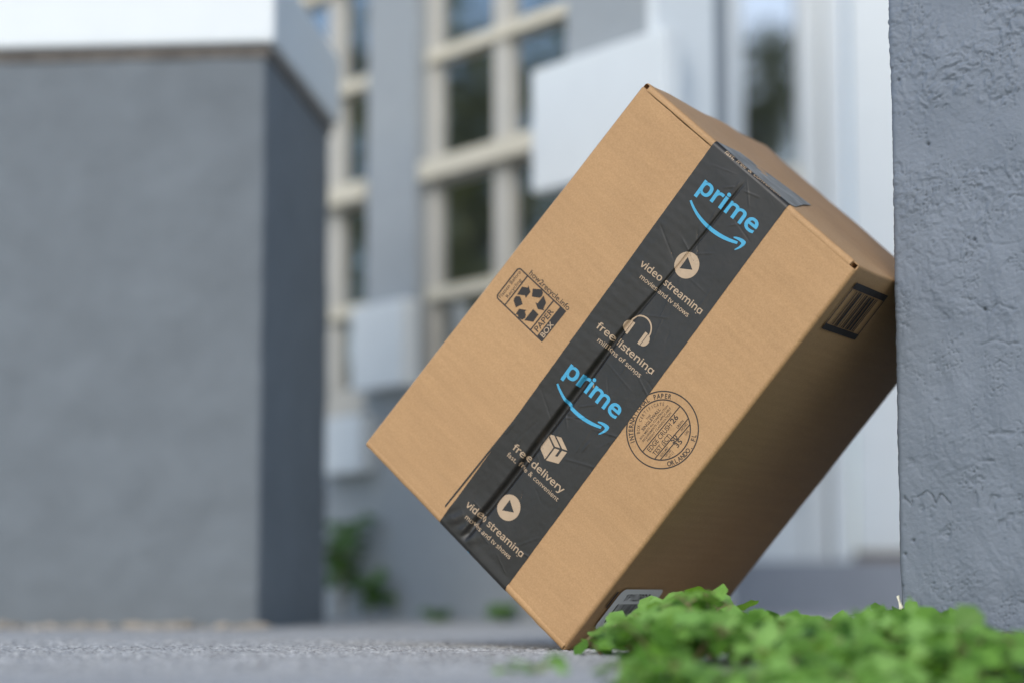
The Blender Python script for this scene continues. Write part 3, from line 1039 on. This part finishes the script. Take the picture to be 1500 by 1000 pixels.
play_icon(38.2, 81.3)
tape_text('video streaming', 9.0, 68.6, 102.5, 7.0, 0.016)
tape_text('movies and tv shows', 14.6, 62.0, 109.6, 4.5, 0.012)
hp = ring(37.6, 138.0, 8.9, 10.0, math.pi * 0.98, math.pi * 2.02, 30)
hp += [[(30.0, 136.6), (32.4, 136.6), (32.4, 146.6), (30.0, 146.6)], [(42.8, 136.6), (45.2, 136.6), (45.2, 146.6), (42.8, 146.6)]]
for sx, x in ((-1, 29.5), (1, 45.7)):
    for i in range(10):
        t0_, t1_ = -math.pi / 2 + math.pi * i / 10, -math.pi / 2 + math.pi * (i + 1) / 10
        hp.append([(x, 141.6), (x + sx * 4.2 * math.cos(t0_), 141.6 + 4.7 * math.sin(t0_)), (x + sx * 4.2 * math.cos(t1_), 141.6 + 4.7 * math.sin(t1_))])
on_tape('headphones_icon', quads_bm(hp), M_TAN)
tape_text('free listening', 9.6, 66.0, 157.2, 7.0, 0.016)
tape_text('millions of songs', 16.6, 60.0, 164.4, 4.5, 0.012)
on_tape('box_icon', quads_bm([[(28.4, 240.3), (38.0, 244.2), (38.0, 255.0), (28.4, 250.6)], [(39.2, 244.2), (43.0, 242.6), (43.0, 248.2), (45.0, 247.4), (45.0, 241.8), (48.9, 240.2), (48.9, 250.6), (39.2, 255.0)],
                              [(28.8, 239.2), (33.0, 237.2), (42.6, 241.2), (38.6, 243.0)], [(34.4, 236.6), (38.5, 234.9), (48.4, 239.0), (44.2, 240.6)]]), M_TAN)
tape_text('free delivery', 12.2, 64.6, 265.6, 7.0, 0.016)


def conv_line(base, a0, a1):
    on_tape('printed_text', text_fit('fast, free & convenient', a0, a1, base, 4.4, 0.0, True), M_TAN)


conv_line(272.2, 12.0, 65.4)
conv_line(3.0, 11.0, 64.0)
play_icon(37.6, 300.0)
tape_text('video streaming', 9.0, 68.6, 321.2, 7.0, 0.016)
tape_text('movies and tv shows', 14.6, 62.0, 328.3, 4.5, 0.012)

# ---- printing on the bare board
def on_flap(name, bm_, mat, parent, lift=0.09):
    slice_bm(bm_, np.arange(0, 230, 6.0), np.arange(0, 345, 6.0))
    return map_bm(name, bm_, lambda x, y: face(x, y, surf(x, y) + lift), mat, parent, FN)


def turned(bm_, x, y):
    """text laid out with x to the right / y down is turned to read towards -t, its origin at (x, y)"""
    for v_ in bm_.verts:
        a_, b_ = v_.co.x, v_.co.y
        v_.co.x = x + b_; v_.co.y = y - a_
    return bm_


# recycling mark: 12.4..64 x 163.3..191.3
x0, x1, y0, y1 = 12.4, 64.0, 163.4, 191.4
rc = 2.6; w = 1.1
qs = [line(x0 + rc, y0, x1, y0, w), line(x0 + rc, y1, x1, y1, w), line(x0, y0 + rc, x0, y1 - rc, w),
      line(22.2, y0 + w / 2 + .01, 22.2, y1 - w / 2 - .01, w), line(50.8, y0 + w / 2 + .01, 50.8, y1 - w / 2 - .01, w)]
qs += ring(x0 + rc, y0 + rc, rc - w / 2, rc + w / 2, math.pi, 1.5 * math.pi, 8) + ring(x0 + rc, y1 - rc, rc - w / 2, rc + w / 2, 0.5 * math.pi, math.pi, 8)
rec = on_flap('recycling_mark', quads_bm(qs), M_INK, carton)
# chasing arrows: three bent bands, each in two pieces
arrows = []
for pp in ([(383, 412), (432, 334), (489, 345), (494, 318), (514, 388), (467, 446), (461, 421)], [(537, 355), (618, 361), (632, 377), (636, 398), (628, 425), (605, 444), (527, 432)],
           [(643, 421), (667, 492), (641, 548), (648, 567), (585, 553), (561, 486), (583, 497)], [(540, 552), (592, 605), (540, 678), (452, 662)],
           [(366, 607), (402, 550), (476, 562), (458, 578), (468, 605), (463, 638), (432, 658), (398, 642), (386, 606)], [(348, 472), (354, 448), (374, 425), (412, 430), (438, 505), (370, 538)]):
    arrows.append([tuple(st(front_px(700 + x_ / 6.667, 370 + y_ / 6.667))) for x_, y_ in pp])
on_flap('recycling_arrows', poly_bm(arrows), M_INK, rec)
on_flap('black_bar', quads_bm([[(57.9, y0 - .3), (x1, y0 - .3), (x1, y1 + .3), (57.9, y1 + .3)]]), M_INK, rec)
on_flap('printed_text', text_fit('how2recycle.info', 22.0, 64.6, 162.0, 5.0, 0.014, True), M_INK, rec)
on_flap('printed_text', turned(text_fit('Flatten Before', 1.6, 26.4, 0, 3.5, 0.0, True), 16.4, y1), M_INK, rec)
on_flap('printed_text', turned(text_fit('Recycling', 5.4, 22.4, 0, 3.5, 0.0, True), 20.8, y1), M_INK, rec)
on_flap('printed_text', turned(text_fit('PAPER', 2.6, 22.0, 0, 6.2, 0.014, True), 56.6, y1), M_INK, rec)
on_flap('printed_text', turned(text_fit('BOX', 2.6, 15.2, 0, 5.6, 0.014, True), 63.0, y1), M_TAN, rec, 0.16)

# box maker's certificate, a round stamp turned the same way
cx, cy = 178.3, 177.1
R0, R1 = 27.2, 21.2
stamp = on_flap('certificate_stamp', quads_bm(ring(cx, cy, R0 - .46, R0 + .46, n=90) + ring(cx, cy, R1 - .46, R1 + .46, n=80)), M_INK, carton)


def arc_text(txt, R_, mid_ang, size, span, bold=0.004, inward=False):
    """letters standing on a circle; angles in stamp space (text-right = +x', up = +y')"""
    n = len(txt)
    full = bmesh.new()
    for i, ch in enumerate(txt):
        if ch == ' ': continue
        f_ = (i - (n - 1) / 2) / (n - 1)
        an = mid_ang - f_ * span if not inward else mid_ang + f_ * span
        bm_ = text_bm(ch, 1, bold, True)
        xs_ = [v_.co.x for v_ in bm_.verts]; mx = (min(xs_) + max(xs_)) / 2
        for v_ in bm_.verts:
            lx, ly = (v_.co.x - mx) * size * 0.82 * 0.714 / xh(True, 'H'), v_.co.y * size * 0.714 / xh(True, 'H')
            if not inward:
                px_, py_ = (R_ + ly) * math.cos(an) + lx * math.sin(an), (R_ + ly) * math.sin(an) - lx * math.cos(an)
            else:
                px_, py_ = (R_ - ly) * math.cos(an) - lx * math.sin(an), (R_ - ly) * math.sin(an) + lx * math.cos(an)
            v_.co = (px_, -py_, 0)
        tmp = bpy.data.meshes.new('t'); bm_.to_mesh(tmp); bm_.free(); full.from_mesh(tmp); bpy.data.meshes.remove(tmp)
    return full


def stamp_part(bm_):
    on_flap('printed_text', turned(bm_, cx, cy), M_INK, stamp)


stamp_part(arc_text('INTERNATIONAL PAPER', 22.3, math.radians(90), 4.6, math.radians(124), 0.022))
stamp_part(arc_text('ORLANDO, FL', 26.1, math.radians(-92), 4.6, math.radians(66), 0.022, True))
stamp_part(arc_text('BOX CERTIFICATE', 17.0, math.radians(88), 3.2, math.radians(98), 0.0))


def stext(txt, xa, xb, base, size, bold=0.005):
    stamp_part(text_fit(txt, xa, xb, base, size, bold, True))


stext('THIS', -2.2, 2.2, -13.2, 2.0)
stext('SINGLEWALL', -10.0, 10.0, -10.2, 3.2, 0.012)
stext('BOX MEETS ALL CONSTRUCTION', -15.6, 15.6, -7.6, 2.1)
stext('REQUIREMENTS OF APPLICABLE', -15.6, 15.6, -5.0, 2.1)
stext('FREIGHT CLASSIFICATION', -13.2, 13.2, -2.4, 2.1)
stext('EDGE CRUSH', -17.6, 7.2, 3.8, 4.9)
stext('TEST (ECT)', -17.0, 1.6, 8.8, 4.9)
stext('26', 8.6, 14.6, 3.8, 5.4, 0.02)
stext('LBS/IN', 8.4, 15.2, 8.4, 2.6)
stext('SIZE LIMIT', -14.6, -6.0, 12.3, 2.1)
stext('50', -1.6, 4.0, 12.7, 5.0, 0.02)
stext('INCHES', 9.0, 15.6, 12.0, 2.4)
stext('GROSS', -12.2, -6.0, 15.2, 2.2)
stext('WT LT', -11.2, -5.6, 17.7, 2.2)
stext('35', -1.6, 4.0, 17.4, 5.0, 0.02)
stext('LBS', 9.0, 12.4, 16.2, 2.4)
sl_ = []
for yv in (-0.9, 9.6 if False else 9.55, 13.2):
    hw = math.sqrt(R1 ** 2 - yv ** 2) - 0.3
    sl_.append(line(-hw, yv, hw, yv, 0.75))
stamp_part(quads_bm(sl_))

# right-hand board: printed barcode block and the white shipping label
RT = PC - PB; RL = np.linalg.norm(RT); RT /= RL
RN = np.cross(RT, DEP)
if RN @ FS < 0: RN = -RN


def rface(u, dd_, h=0.0):
    u = np.asarray(u, float)[..., None]; dd_ = np.asarray(dd_, float)[..., None]
    return PB + (RT * u + DEP * dd_ + RN * h) * 0.001


def on_right(name, bm_, mat, parent, lift=1.0):
    return map_bm(name, bm_, lambda x, y: rface(y, x, lift), mat, parent, RN)   # x = depth, y = along the edge


rb = random.Random(3)
bars = [[(16, 11.4), (89, 11.4), (89, 16.4), (16, 16.4)], [(16, 46.2), (90, 46.2), (90, 51.0), (16, 51.0)], [(16, 16.4), (17.6, 16.4), (17.6, 46.2), (16, 46.2)], [(87.6, 16.4), (89.2, 16.4), (89.2, 46.2), (87.6, 46.2)]]
x = 28.0
while x < 78:
    wd = rb.choice([1.2, 1.6, 2.6, 3.4]); bars.append([(x, 17.4), (x + wd, 17.4), (x + wd, 45.6), (x, 45.6)]); x += wd + rb.choice([1.6, 2.2, 3.0])
on_right('barcode', quads_bm(bars), M_INK, carton)
M_LABEL = plain('label_paper', (0.78, 0.78, 0.77), 0.4, 0.02, 30)
rc = 6.0; X0, X1, Y0, Y1 = 20.0, 96.0, 285.0, 322.0
outl = []
for (qx, qy, a0) in ((X1 - rc, Y1 - rc, 0), (X0 + rc, Y1 - rc, math.pi / 2), (X0 + rc, Y0 + rc, math.pi), (X1 - rc, Y0 + rc, 1.5 * math.pi)):
    for i in range(7):
        an = a0 + math.pi / 2 * i / 6; outl.append((qx + rc * math.cos(an), qy + rc * math.sin(an)))
lab = on_right('label_sticker', poly_bm([outl]), M_LABEL, carton, 1.15)
bars = []
x = 30.0
while x < 84:
    wd = rb.choice([0.8, 0.8, 1.5, 2.4]); bars.append([(x, 299.0), (x + wd, 299.0), (x + wd, 316), (x, 316)]); x += wd + rb.choice([0.8, 1.0, 1.8])
on_right('barcode', quads_bm(bars), M_INK, lab, 1.25)
on_right('printed_text', text_fit('1B1L-RDR', 34.0, 78.0, 295.8, 8.4, 0.03), M_INK, lab, 1.25)
on_right('black_mark', quads_bm([[(13.2, 287.5), (16.2, 287.5), (16.2, 302.5), (13.2, 302.5)]]), M_INK, carton, 1.1)

# ------------------------------------------------------------------ SOIL AND WEEDS
sx = np.linspace(0.02, 0.62, 130); sy = np.linspace(0.90, 1.62, 150)
SX, SY = np.meshgrid(sx, sy, indexing='ij')
dW = (SX - RO[0]) * -DEP[0] + (SY - RO[1]) * -DEP[1]           # distance in front of the pillar's face
aW = (SX - RO[0]) * RX[0] + (SY - RO[1]) * RX[1]
hz = 0.012 * np.exp(-(np.maximum(dW - 0.02, 0) / 0.13) ** 2) * sstep(-0.11, 0.06, aW) 
hz = hz + 0.004 * sstep(-0.18, 0.0, aW) * (1 - sstep(0.32, 0.5, dW))
hz = hz * (1 + 0.25 * fbm(SX * 30, SY * 30, 3, 501)) + 0.0022 * fbm(SX * 160, SY * 160, 3, 503) * sstep(0.001, 0.006, hz) - 0.0035 + 0.001 * fbm(SX * 25, SY * 25, 2, 505)
hz = hz + dip_z(SX, SY)
m, nt, b, out = new_mat('soil')
v = coord(nt); n1 = noise(nt, 260, 4, 0.7, v)
c = ramp(nt, n1.outputs[0], [(0.3, (0.05, 0.042, 0.038)), (0.55, (0.13, 0.115, 0.11)), (0.75, (0.30, 0.28, 0.28))])
nt.links.new(c.outputs[0], b.inputs['Base Color']); b.inputs['Roughness'].default_value = 0.9
bump(nt, n1.outputs[0], b, 0.6, 0.002)
o = link('soil', grid_mesh('soil', np.stack([SX, SY, hz], -1)), m, smooth=True, at=(0, 0, 0))
tag(o, 'gritty grey-brown soil heaped at the foot of the stucco pillar', kind='structure')


def soil_z(x, y):
    i = int(np.clip(np.searchsorted(sx, x), 0, len(sx) - 1)); j = int(np.clip(np.searchsorted(sy, y), 0, len(sy) - 1))
    inside = sx[0] <= x <= sx[-1] and sy[0] <= y <= sy[-1]
    g_ = -0.001 + float(dip_z(x, y))
    return max(hz[i, j], g_) if inside else g_


def leaf_material(name, hues, trans=0.35):
    m, nt, b, out = new_mat(name)
    oi = nt.nodes.new('ShaderNodeObjectInfo')
    r_ = ramp(nt, oi.outputs['Random'], [(i / (len(hues) - 1), h_) for i, h_ in enumerate(hues)])
    n_ = noise(nt, 3.0, 3, 0.6, coord(nt))
    r2 = ramp(nt, n_.outputs[0], [(0.3, (0.85, 0.87, 0.8)), (0.7, (1.1, 1.08, 1.05))])
    c_ = mixc(nt, r_.outputs[0], r2.outputs[0], 1.0, 'MULTIPLY')
    nt.links.new(c_, b.inputs['Base Color'])
    b.inputs['Roughness'].default_value = 0.5
    b.inputs['Specular IOR Level'].default_value = 0.4
    tl = nt.nodes.new('ShaderNodeBsdfTranslucent')
    tc_ = mixc(nt, c_, (1.0, 1.05, 0.45), 1.0, 'MULTIPLY')
    nt.links.new(tc_, tl.inputs[0])
    mx = nd(nt, 'ShaderNodeMixShader'); mx.inputs[0].default_value = trans
    nt.links.new(b.outputs[0], mx.inputs[1]); nt.links.new(tl.outputs[0], mx.inputs[2]); nt.links.new(mx.outputs[0], out.inputs[0])
    return m


M_LEAF = leaf_material('weed_leaf', [(0.035, 0.105, 0.005), (0.150, 0.320, 0.040), (0.240, 0.450, 0.105), (0.065, 0.165, 0.008), (0.190, 0.380, 0.062), (0.280, 0.490, 0.130), (0.110, 0.235, 0.010)], 0.3)
M_STEM = plain('weed_stem', (0.26, 0.20, 0.10), 0.6, 0.3, 60)


def leaf_mesh(name, prof_, curl, fold, n=8):
    """leaf of length 1 along +x, normal +z; prof_: half width at n+1 stations; gently arched with a folded midrib"""
    V = []; F = []
    for i in range(n + 1):
        x_ = i / n; w_ = prof_[i]
        zc = -curl * x_ * x_
        for k_ in (-1, -0.5, 0, 0.5, 1):
            V.append((x_, k_ * w_, zc + fold * abs(k_) * w_ - 0.10 * (abs(k_) ** 3) * w_ + 0.02 * math.sin(x_ * 14) * abs(k_)))
    for i in range(n):
        for k_ in range(4):
            a_ = i * 5 + k_
            F.append((a_, a_ + 5, a_ + 6, a_ + 1))
    me_ = mesh(name, V, F)
    me_.polygons.foreach_set('use_smooth', [True] * len(me_.polygons))
    me_.materials.append(M_LEAF)
    return me_


LEAVES = [leaf_mesh('leaf_a', [0.02, 0.16, 0.29, 0.37, 0.39, 0.35, 0.26, 0.13, 0.005], 0.10, 0.12),
          leaf_mesh('leaf_b', [0.02, 0.09, 0.20, 0.33, 0.43, 0.46, 0.38, 0.22, 0.01], 0.06, 0.07),
          leaf_mesh('leaf_c', [0.015, 0.14, 0.26, 0.30, 0.27, 0.22, 0.16, 0.08, 0.004], 0.16, 0.18),
          leaf_mesh('leaf_d', [0.02, 0.20, 0.36, 0.42, 0.37, 0.40, 0.33, 0.18, 0.02], 0.05, 0.10)]


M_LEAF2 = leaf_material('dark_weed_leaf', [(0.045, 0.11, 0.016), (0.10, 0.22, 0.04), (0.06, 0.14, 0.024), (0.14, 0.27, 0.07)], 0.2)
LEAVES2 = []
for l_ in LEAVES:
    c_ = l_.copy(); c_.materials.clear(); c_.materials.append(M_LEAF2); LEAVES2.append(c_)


def tube(bm_, pts_, r0, r1, n=5):
    rings = []
    for i, p_ in enumerate(pts_):
        d_ = (pts_[min(i + 1, len(pts_) - 1)] - pts_[max(i - 1, 0)]).normalized()
        q_ = d_.to_track_quat('Z', 'Y')
        rr2 = r0 + (r1 - r0) * i / (len(pts_) - 1)
        rings.append([bm_.verts.new(p_ + q_ @ Vector((math.cos(2 * math.pi * k_ / n) * rr2, math.sin(2 * math.pi * k_ / n) * rr2, 0))) for k_ in range(n)])
    for a_, b_ in zip(rings[:-1], rings[1:]):
        for k_ in range(n): bm_.faces.new((a_[k_], a_[(k_ + 1) % n], b_[(k_ + 1) % n], b_[k_]))


ENV = ([820, 850, 880, 920, 960, 1000, 1040, 1070, 1100, 1150, 1200, 1250, 1290, 1330, 1370, 1400, 1440, 1480, 1530],
       [962, 942, 920, 902, 881, 868, 858, 876, 902, 914, 912, 903, 895, 880, 898, 905, 922, 938, 950])


def env_z(x_, y_):
    px = 750 + FPX * x_ / (y_ * math.cos(TH) + 0)
    py = np.interp(px, ENV[0], ENV[1])
    return on_plane(px, py, (0, y_, 0), np.array([0, 1.0, 0]))[2]


def inside_box(P, pad=0.004):
    q_ = np.array(P) - PA
    s_, t_, d_ = q_ @ FS * 1000, q_ @ FT * 1000, q_ @ DEP
    return -pad < d_ < DEPTH + pad and t_ < 345 + pad * 1000 and s_ < 226.2 + pad * 1000 - 13.6 * (1 - t_ / 343.6) and s_ > 0


def inside_pillar(P, pad=0.003):
    q_ = np.array(P) - RO
    return q_ @ DEP > -pad and q_ @ RX > -pad


rs = random.Random(21)


def weed(x_, y_, height, nst, lsize, label, cat='weed', group=None, mat=None, spread=0.03, lean=(0, 0), zbase=None, leaves_per=5, clip_env=True):
    z0 = soil_z(x_, y_) if zbase is None else zbase
    r_ = root('weed', (x_, y_, z0), label, cat, group)
    sb_ = bmesh.new()
    placed = []
    for k_ in range(nst):
        an = rs.uniform(0, 2 * math.pi); out_ = rs.uniform(0.3, 1.0) * spread
        hh = height * rs.uniform(0.55, 1.0)
        tip = Vector((math.cos(an) * out_ + lean[0] * hh, math.sin(an) * out_ + lean[1] * hh, hh))
        if inside_pillar(np.array([x_, y_, z0]) + np.array(tip)) or inside_box(np.array([x_, y_, z0]) + np.array(tip)):
            tip = Vector((-abs(tip.x) * 0.6, -abs(tip.y), tip.z * 0.8))
        pts_ = [Vector((tip.x * f_ ** 1.5, tip.y * f_ ** 1.5, tip.z * (1 - (1 - f_) ** 1.4))) for f_ in (0, .25, .5, .75, 1)]
        while clip_env and len(pts_) > 2 and pts_[-1].z + z0 > env_z(x_ + pts_[-1].x, y_ + pts_[-1].y): tip *= 0.85; pts_ = [q2 * 0.85 for q2 in pts_]; hh *= 0.85
        tube(sb_, pts_, 0.00085, 0.0005)
        nl = leaves_per
        for l_ in range(nl):
            f_ = 1.0 if l_ < 3 else rs.uniform(0.45, 0.95)
            i_ = min(3, int(f_ * 4)); p_ = pts_[i_].lerp(pts_[i_ + 1], f_ * 4 - i_)
            la = an + (l_ - 1) * 2.0 + rs.uniform(-.5, .5) if l_ < 3 else rs.uniform(0, 6.28)
            L_ = lsize * rs.uniform(0.62, 1.15)
            pet = rs.uniform(0.002, 0.006)
            q_ = p_ + Vector((math.cos(la) * pet, math.sin(la) * pet, pet * 0.5))
            pitch = rs.gauss(0.08, 0.26); roll = rs.gauss(0, 0.28)
            w_ = np.array([x_, y_, z0]) + np.array(q_)
            if inside_box(w_) or inside_pillar(w_) or (clip_env and w_[2] > env_z(w_[0], w_[1]) + 0.001): continue
            tube(sb_, [p_, q_], 0.0004, 0.0003, 4)
            placed.append((q_, la, pitch, roll, L_))
    me_ = bpy.data.meshes.new('stem'); sb_.to_mesh(me_); sb_.free()
    link('stem', me_, M_STEM, r_, at=(x_, y_, z0))
    for (q_, la, pitch, roll, L_) in placed:
        w_ = np.array([x_, y_, z0]) + np.array(q_)
        tipw = w_ + np.array([math.cos(la), math.sin(la), math.sin(-pitch)]) * L_
        ok = True
        for g_ in (w_, tipw, (w_ + tipw) / 2):
            if inside_box(g_) or inside_pillar(g_): ok = False
            if clip_env and g_[2] > env_z(g_[0], g_[1]) + 0.002: ok = False
        if not ok: continue
        o_ = bpy.data.objects.new('leaf', rs.choice(LEAVES2 if mat else LEAVES))
        COL.objects.link(o_); o_.parent = r_
        o_.location = q_
        o_.rotation_euler = (Matrix.Rotation(rs.gauss(0.40, 0.22), 3, 'X') @ Euler((roll, pitch, la)).to_matrix()).to_euler()
        o_.scale = (L_, L_ * rs.uniform(0.78, 1.02), L_)
    return r_


ZONES = [('bright green weed in the thick patch right in front of the leaning parcel', 'weeds in front of the parcel'),
         ('bright green weed in the gap between the parcel and the stucco pillar', 'weeds between parcel and stucco pillar'),
         ('bright green weed before the face of the rough stucco pillar', 'weeds before the stucco pillar'),
         ('blurred green weed nearest the camera along the bottom edge', 'nearest blurred weeds')]
# the taller weed in front of the parcel's lower edge
def ground_at(px, y_):
    return (px - 750) / FPX * y_ * math.cos(TH)


weed(ground_at(1012, 1.445), 1.445, 0.040, 7, 0.0225, 'tallest green weed, rising in front of the dark underside of the parcel', leaves_per=6, spread=0.030)
weed(ground_at(1060, 1.46), 1.46, 0.043, 3, 0.024, 'green weed with an upright pointed leaf beside the parcel underside', leaves_per=5, spread=0.018)
weed(ground_at(935, 1.43), 1.43, 0.033, 8, 0.0205, 'green weed growing against the lowest corner of the parcel, hiding its white label', leaves_per=6, spread=0.028)
weed(ground_at(880, 1.40), 1.40, 0.022, 6, 0.0165, 'low green weed at the left end of the patch, under the parcel corner', leaves_per=5, spread=0.022)
weed(ground_at(764, 1.06), 1.06, 0.006, 4, 0.013, 'tiny pale green sprout alone on the concrete at the bottom edge', leaves_per=4, spread=0.014, zbase=-0.001, clip_env=False)
cells = []
for row, y_ in enumerate((1.50, 1.44, 1.38, 1.31, 1.25, 1.20, 1.15, 1.11, 1.08)):
    n_ = (6, 7, 8, 8, 8, 8, 8, 8, 7)[row]
    for k_ in range(n_):
        px = (0, 900, 915, 925, 925, 915, 905, 900, 900)[row] + (1510 - 910) * (k_ + rs.uniform(0.1, 0.9)) / n_ if row > 0 else 1060 + (1330 - 1060) * (k_ + rs.uniform(.1, .9)) / n_
        yy = y_ + rs.uniform(-0.03, 0.03)
        x_ = ground_at(px, yy)
        if inside_pillar(np.array([x_, yy, 0]), 0.012): yy -= 0.09; x_ = ground_at(px, yy)
        if inside_pillar(np.array([x_, yy, 0]), 0.008): continue
        H_ = env_z(x_, yy) - soil_z(x_, yy)
        if row >= 4: H_ = min(H_, (.03, .03, .03, .03, .026, .024, .030, .036, .036)[row])
        if H_ < 0.004: continue
        zone = 3 if row >= 7 else 0 if px < 1090 else 1 if px < 1300 else 2
        weed(x_, yy, H_ * rs.uniform(0.75, 1.0), 5, 0.0182, ZONES[zone][0], group=ZONES[zone][1], leaves_per=6, spread=0.028)

# dry brown grass blade poking out of the patch
bm = bmesh.new()
y_ = 1.43
p0 = on_plane(1212, 934, (0, y_, 0), np.array([0, 1.0, 0])); p1 = on_plane(1245, 905, (0, y_, 0), np.array([0, 1.0, 0]))
p0b = p0 + (p0 - p1) * 0.9
tube(bm, [Vector(p0b.tolist()), Vector(p0.tolist()), Vector(((p0 + p1) / 2 + np.array([0, 0, .0004])).tolist()), Vector(p1.tolist())], 0.0009, 0.0003, 5)
me = bpy.data.meshes.new('dry_blade'); bm.to_mesh(me); bm.free()
tag(link('dry_grass_blade', me, plain('dry_grass', (0.30, 0.14, 0.05), 0.7, 0.2, 100)), 'single dry reddish-brown grass blade sticking out of the green weeds', 'grass blade')

# weeds at the foot of the house wall (out of focus)
def wall_weed(px, h_, n_, ls, label, off=0.03, grp=None, lp=8):
    P = on_plane(px, 905, W0 + WNRM * off, WNRM)
    weed(P[0], P[1], h_, n_, ls, label, zbase=-0.001, leaves_per=lp, spread=h_ * 0.5, clip_env=False, group=grp, mat=True)


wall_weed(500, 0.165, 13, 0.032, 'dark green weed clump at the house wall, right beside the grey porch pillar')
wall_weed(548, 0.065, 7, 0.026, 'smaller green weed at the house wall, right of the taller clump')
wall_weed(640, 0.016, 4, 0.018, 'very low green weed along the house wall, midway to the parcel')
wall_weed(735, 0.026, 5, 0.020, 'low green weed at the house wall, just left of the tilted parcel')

# ------------------------------------------------------------------ TREES ACROSS THE YARD (mirrored in the panes)
M_TREE = leaf_material('tree_leaf', [(0.10, 0.105, 0.025), (0.15, 0.145, 0.04), (0.08, 0.095, 0.02)], 0.25)
M_BARK = plain('bark', (0.10, 0.08, 0.06), 0.9, 0.3, 12)


def tree(x_, y_, h_, w_, label, seed):
    rt = random.Random(seed)
    r_ = root('tree', (x_, y_, 0), label, 'tree')
    tb = bmesh.new()
    tube(tb, [Vector((0, 0, 0)), Vector((.05, .02, h_ * .3)), Vector((-.04, .05, h_ * .55)), Vector((0, 0, h_ * .85))], h_ * .03, h_ * .008, 8)
    cl = []
    for k_ in range(16):
        an = rt.uniform(0, 6.28); zz_ = h_ * rt.uniform(.35, .95); rad = w_ * rt.uniform(.2, .9) * (1.15 - zz_ / h_)
        c_ = Vector((math.cos(an) * rad, math.sin(an) * rad, zz_)); cl.append((c_, w_ * rt.uniform(.25, .42)))
        tube(tb, [Vector((0, 0, zz_ * .75)), c_ * 0.6 + Vector((0, 0, zz_ * .3)), c_], h_ * .010, h_ * .003, 5)
    me_ = bpy.data.meshes.new('trunk'); tb.to_mesh(me_); tb.free(); link('trunk', me_, M_BARK, r_, at=(x_, y_, 0))
    V = []; F = []
    for c_, rad in cl:
        for q_ in range(130):
            d_ = Vector((rt.gauss(0, 1), rt.gauss(0, 1), rt.gauss(0, .8))).normalized() * rad * rt.uniform(.35, 1.05) ** .5
            p_ = c_ + d_; sz = 0.10 * rt.uniform(.6, 1.5)
            a_ = Vector((rt.gauss(0, 1), rt.gauss(0, 1), rt.gauss(0, .6))).normalized() * sz; b_ = a_.cross(Vector((rt.gauss(0, 1), rt.gauss(0, 1), rt.gauss(0, 1)))).normalized() * sz * .5
            i_ = len(V); V += [p_ - a_, p_ + b_, p_ + a_, p_ - b_]; F.append((i_, i_ + 1, i_ + 2, i_ + 3))
    link('crown', mesh('crown', V, F), M_TREE, r_, at=(x_, y_, 0))


tree(-9.5, 6.6, 3.7, 2.3, 'loose olive green tree across the yard, mirrored in the left window', 1)
tree(-11.0, 9.8, 4.2, 2.0, 'broad olive green tree across the yard, mirrored in the gridded window', 2)
tree(2.3, -11.0, 5.4, 1.9, 'olive green tree behind the photographer, mirrored in the entry sidelight', 3)
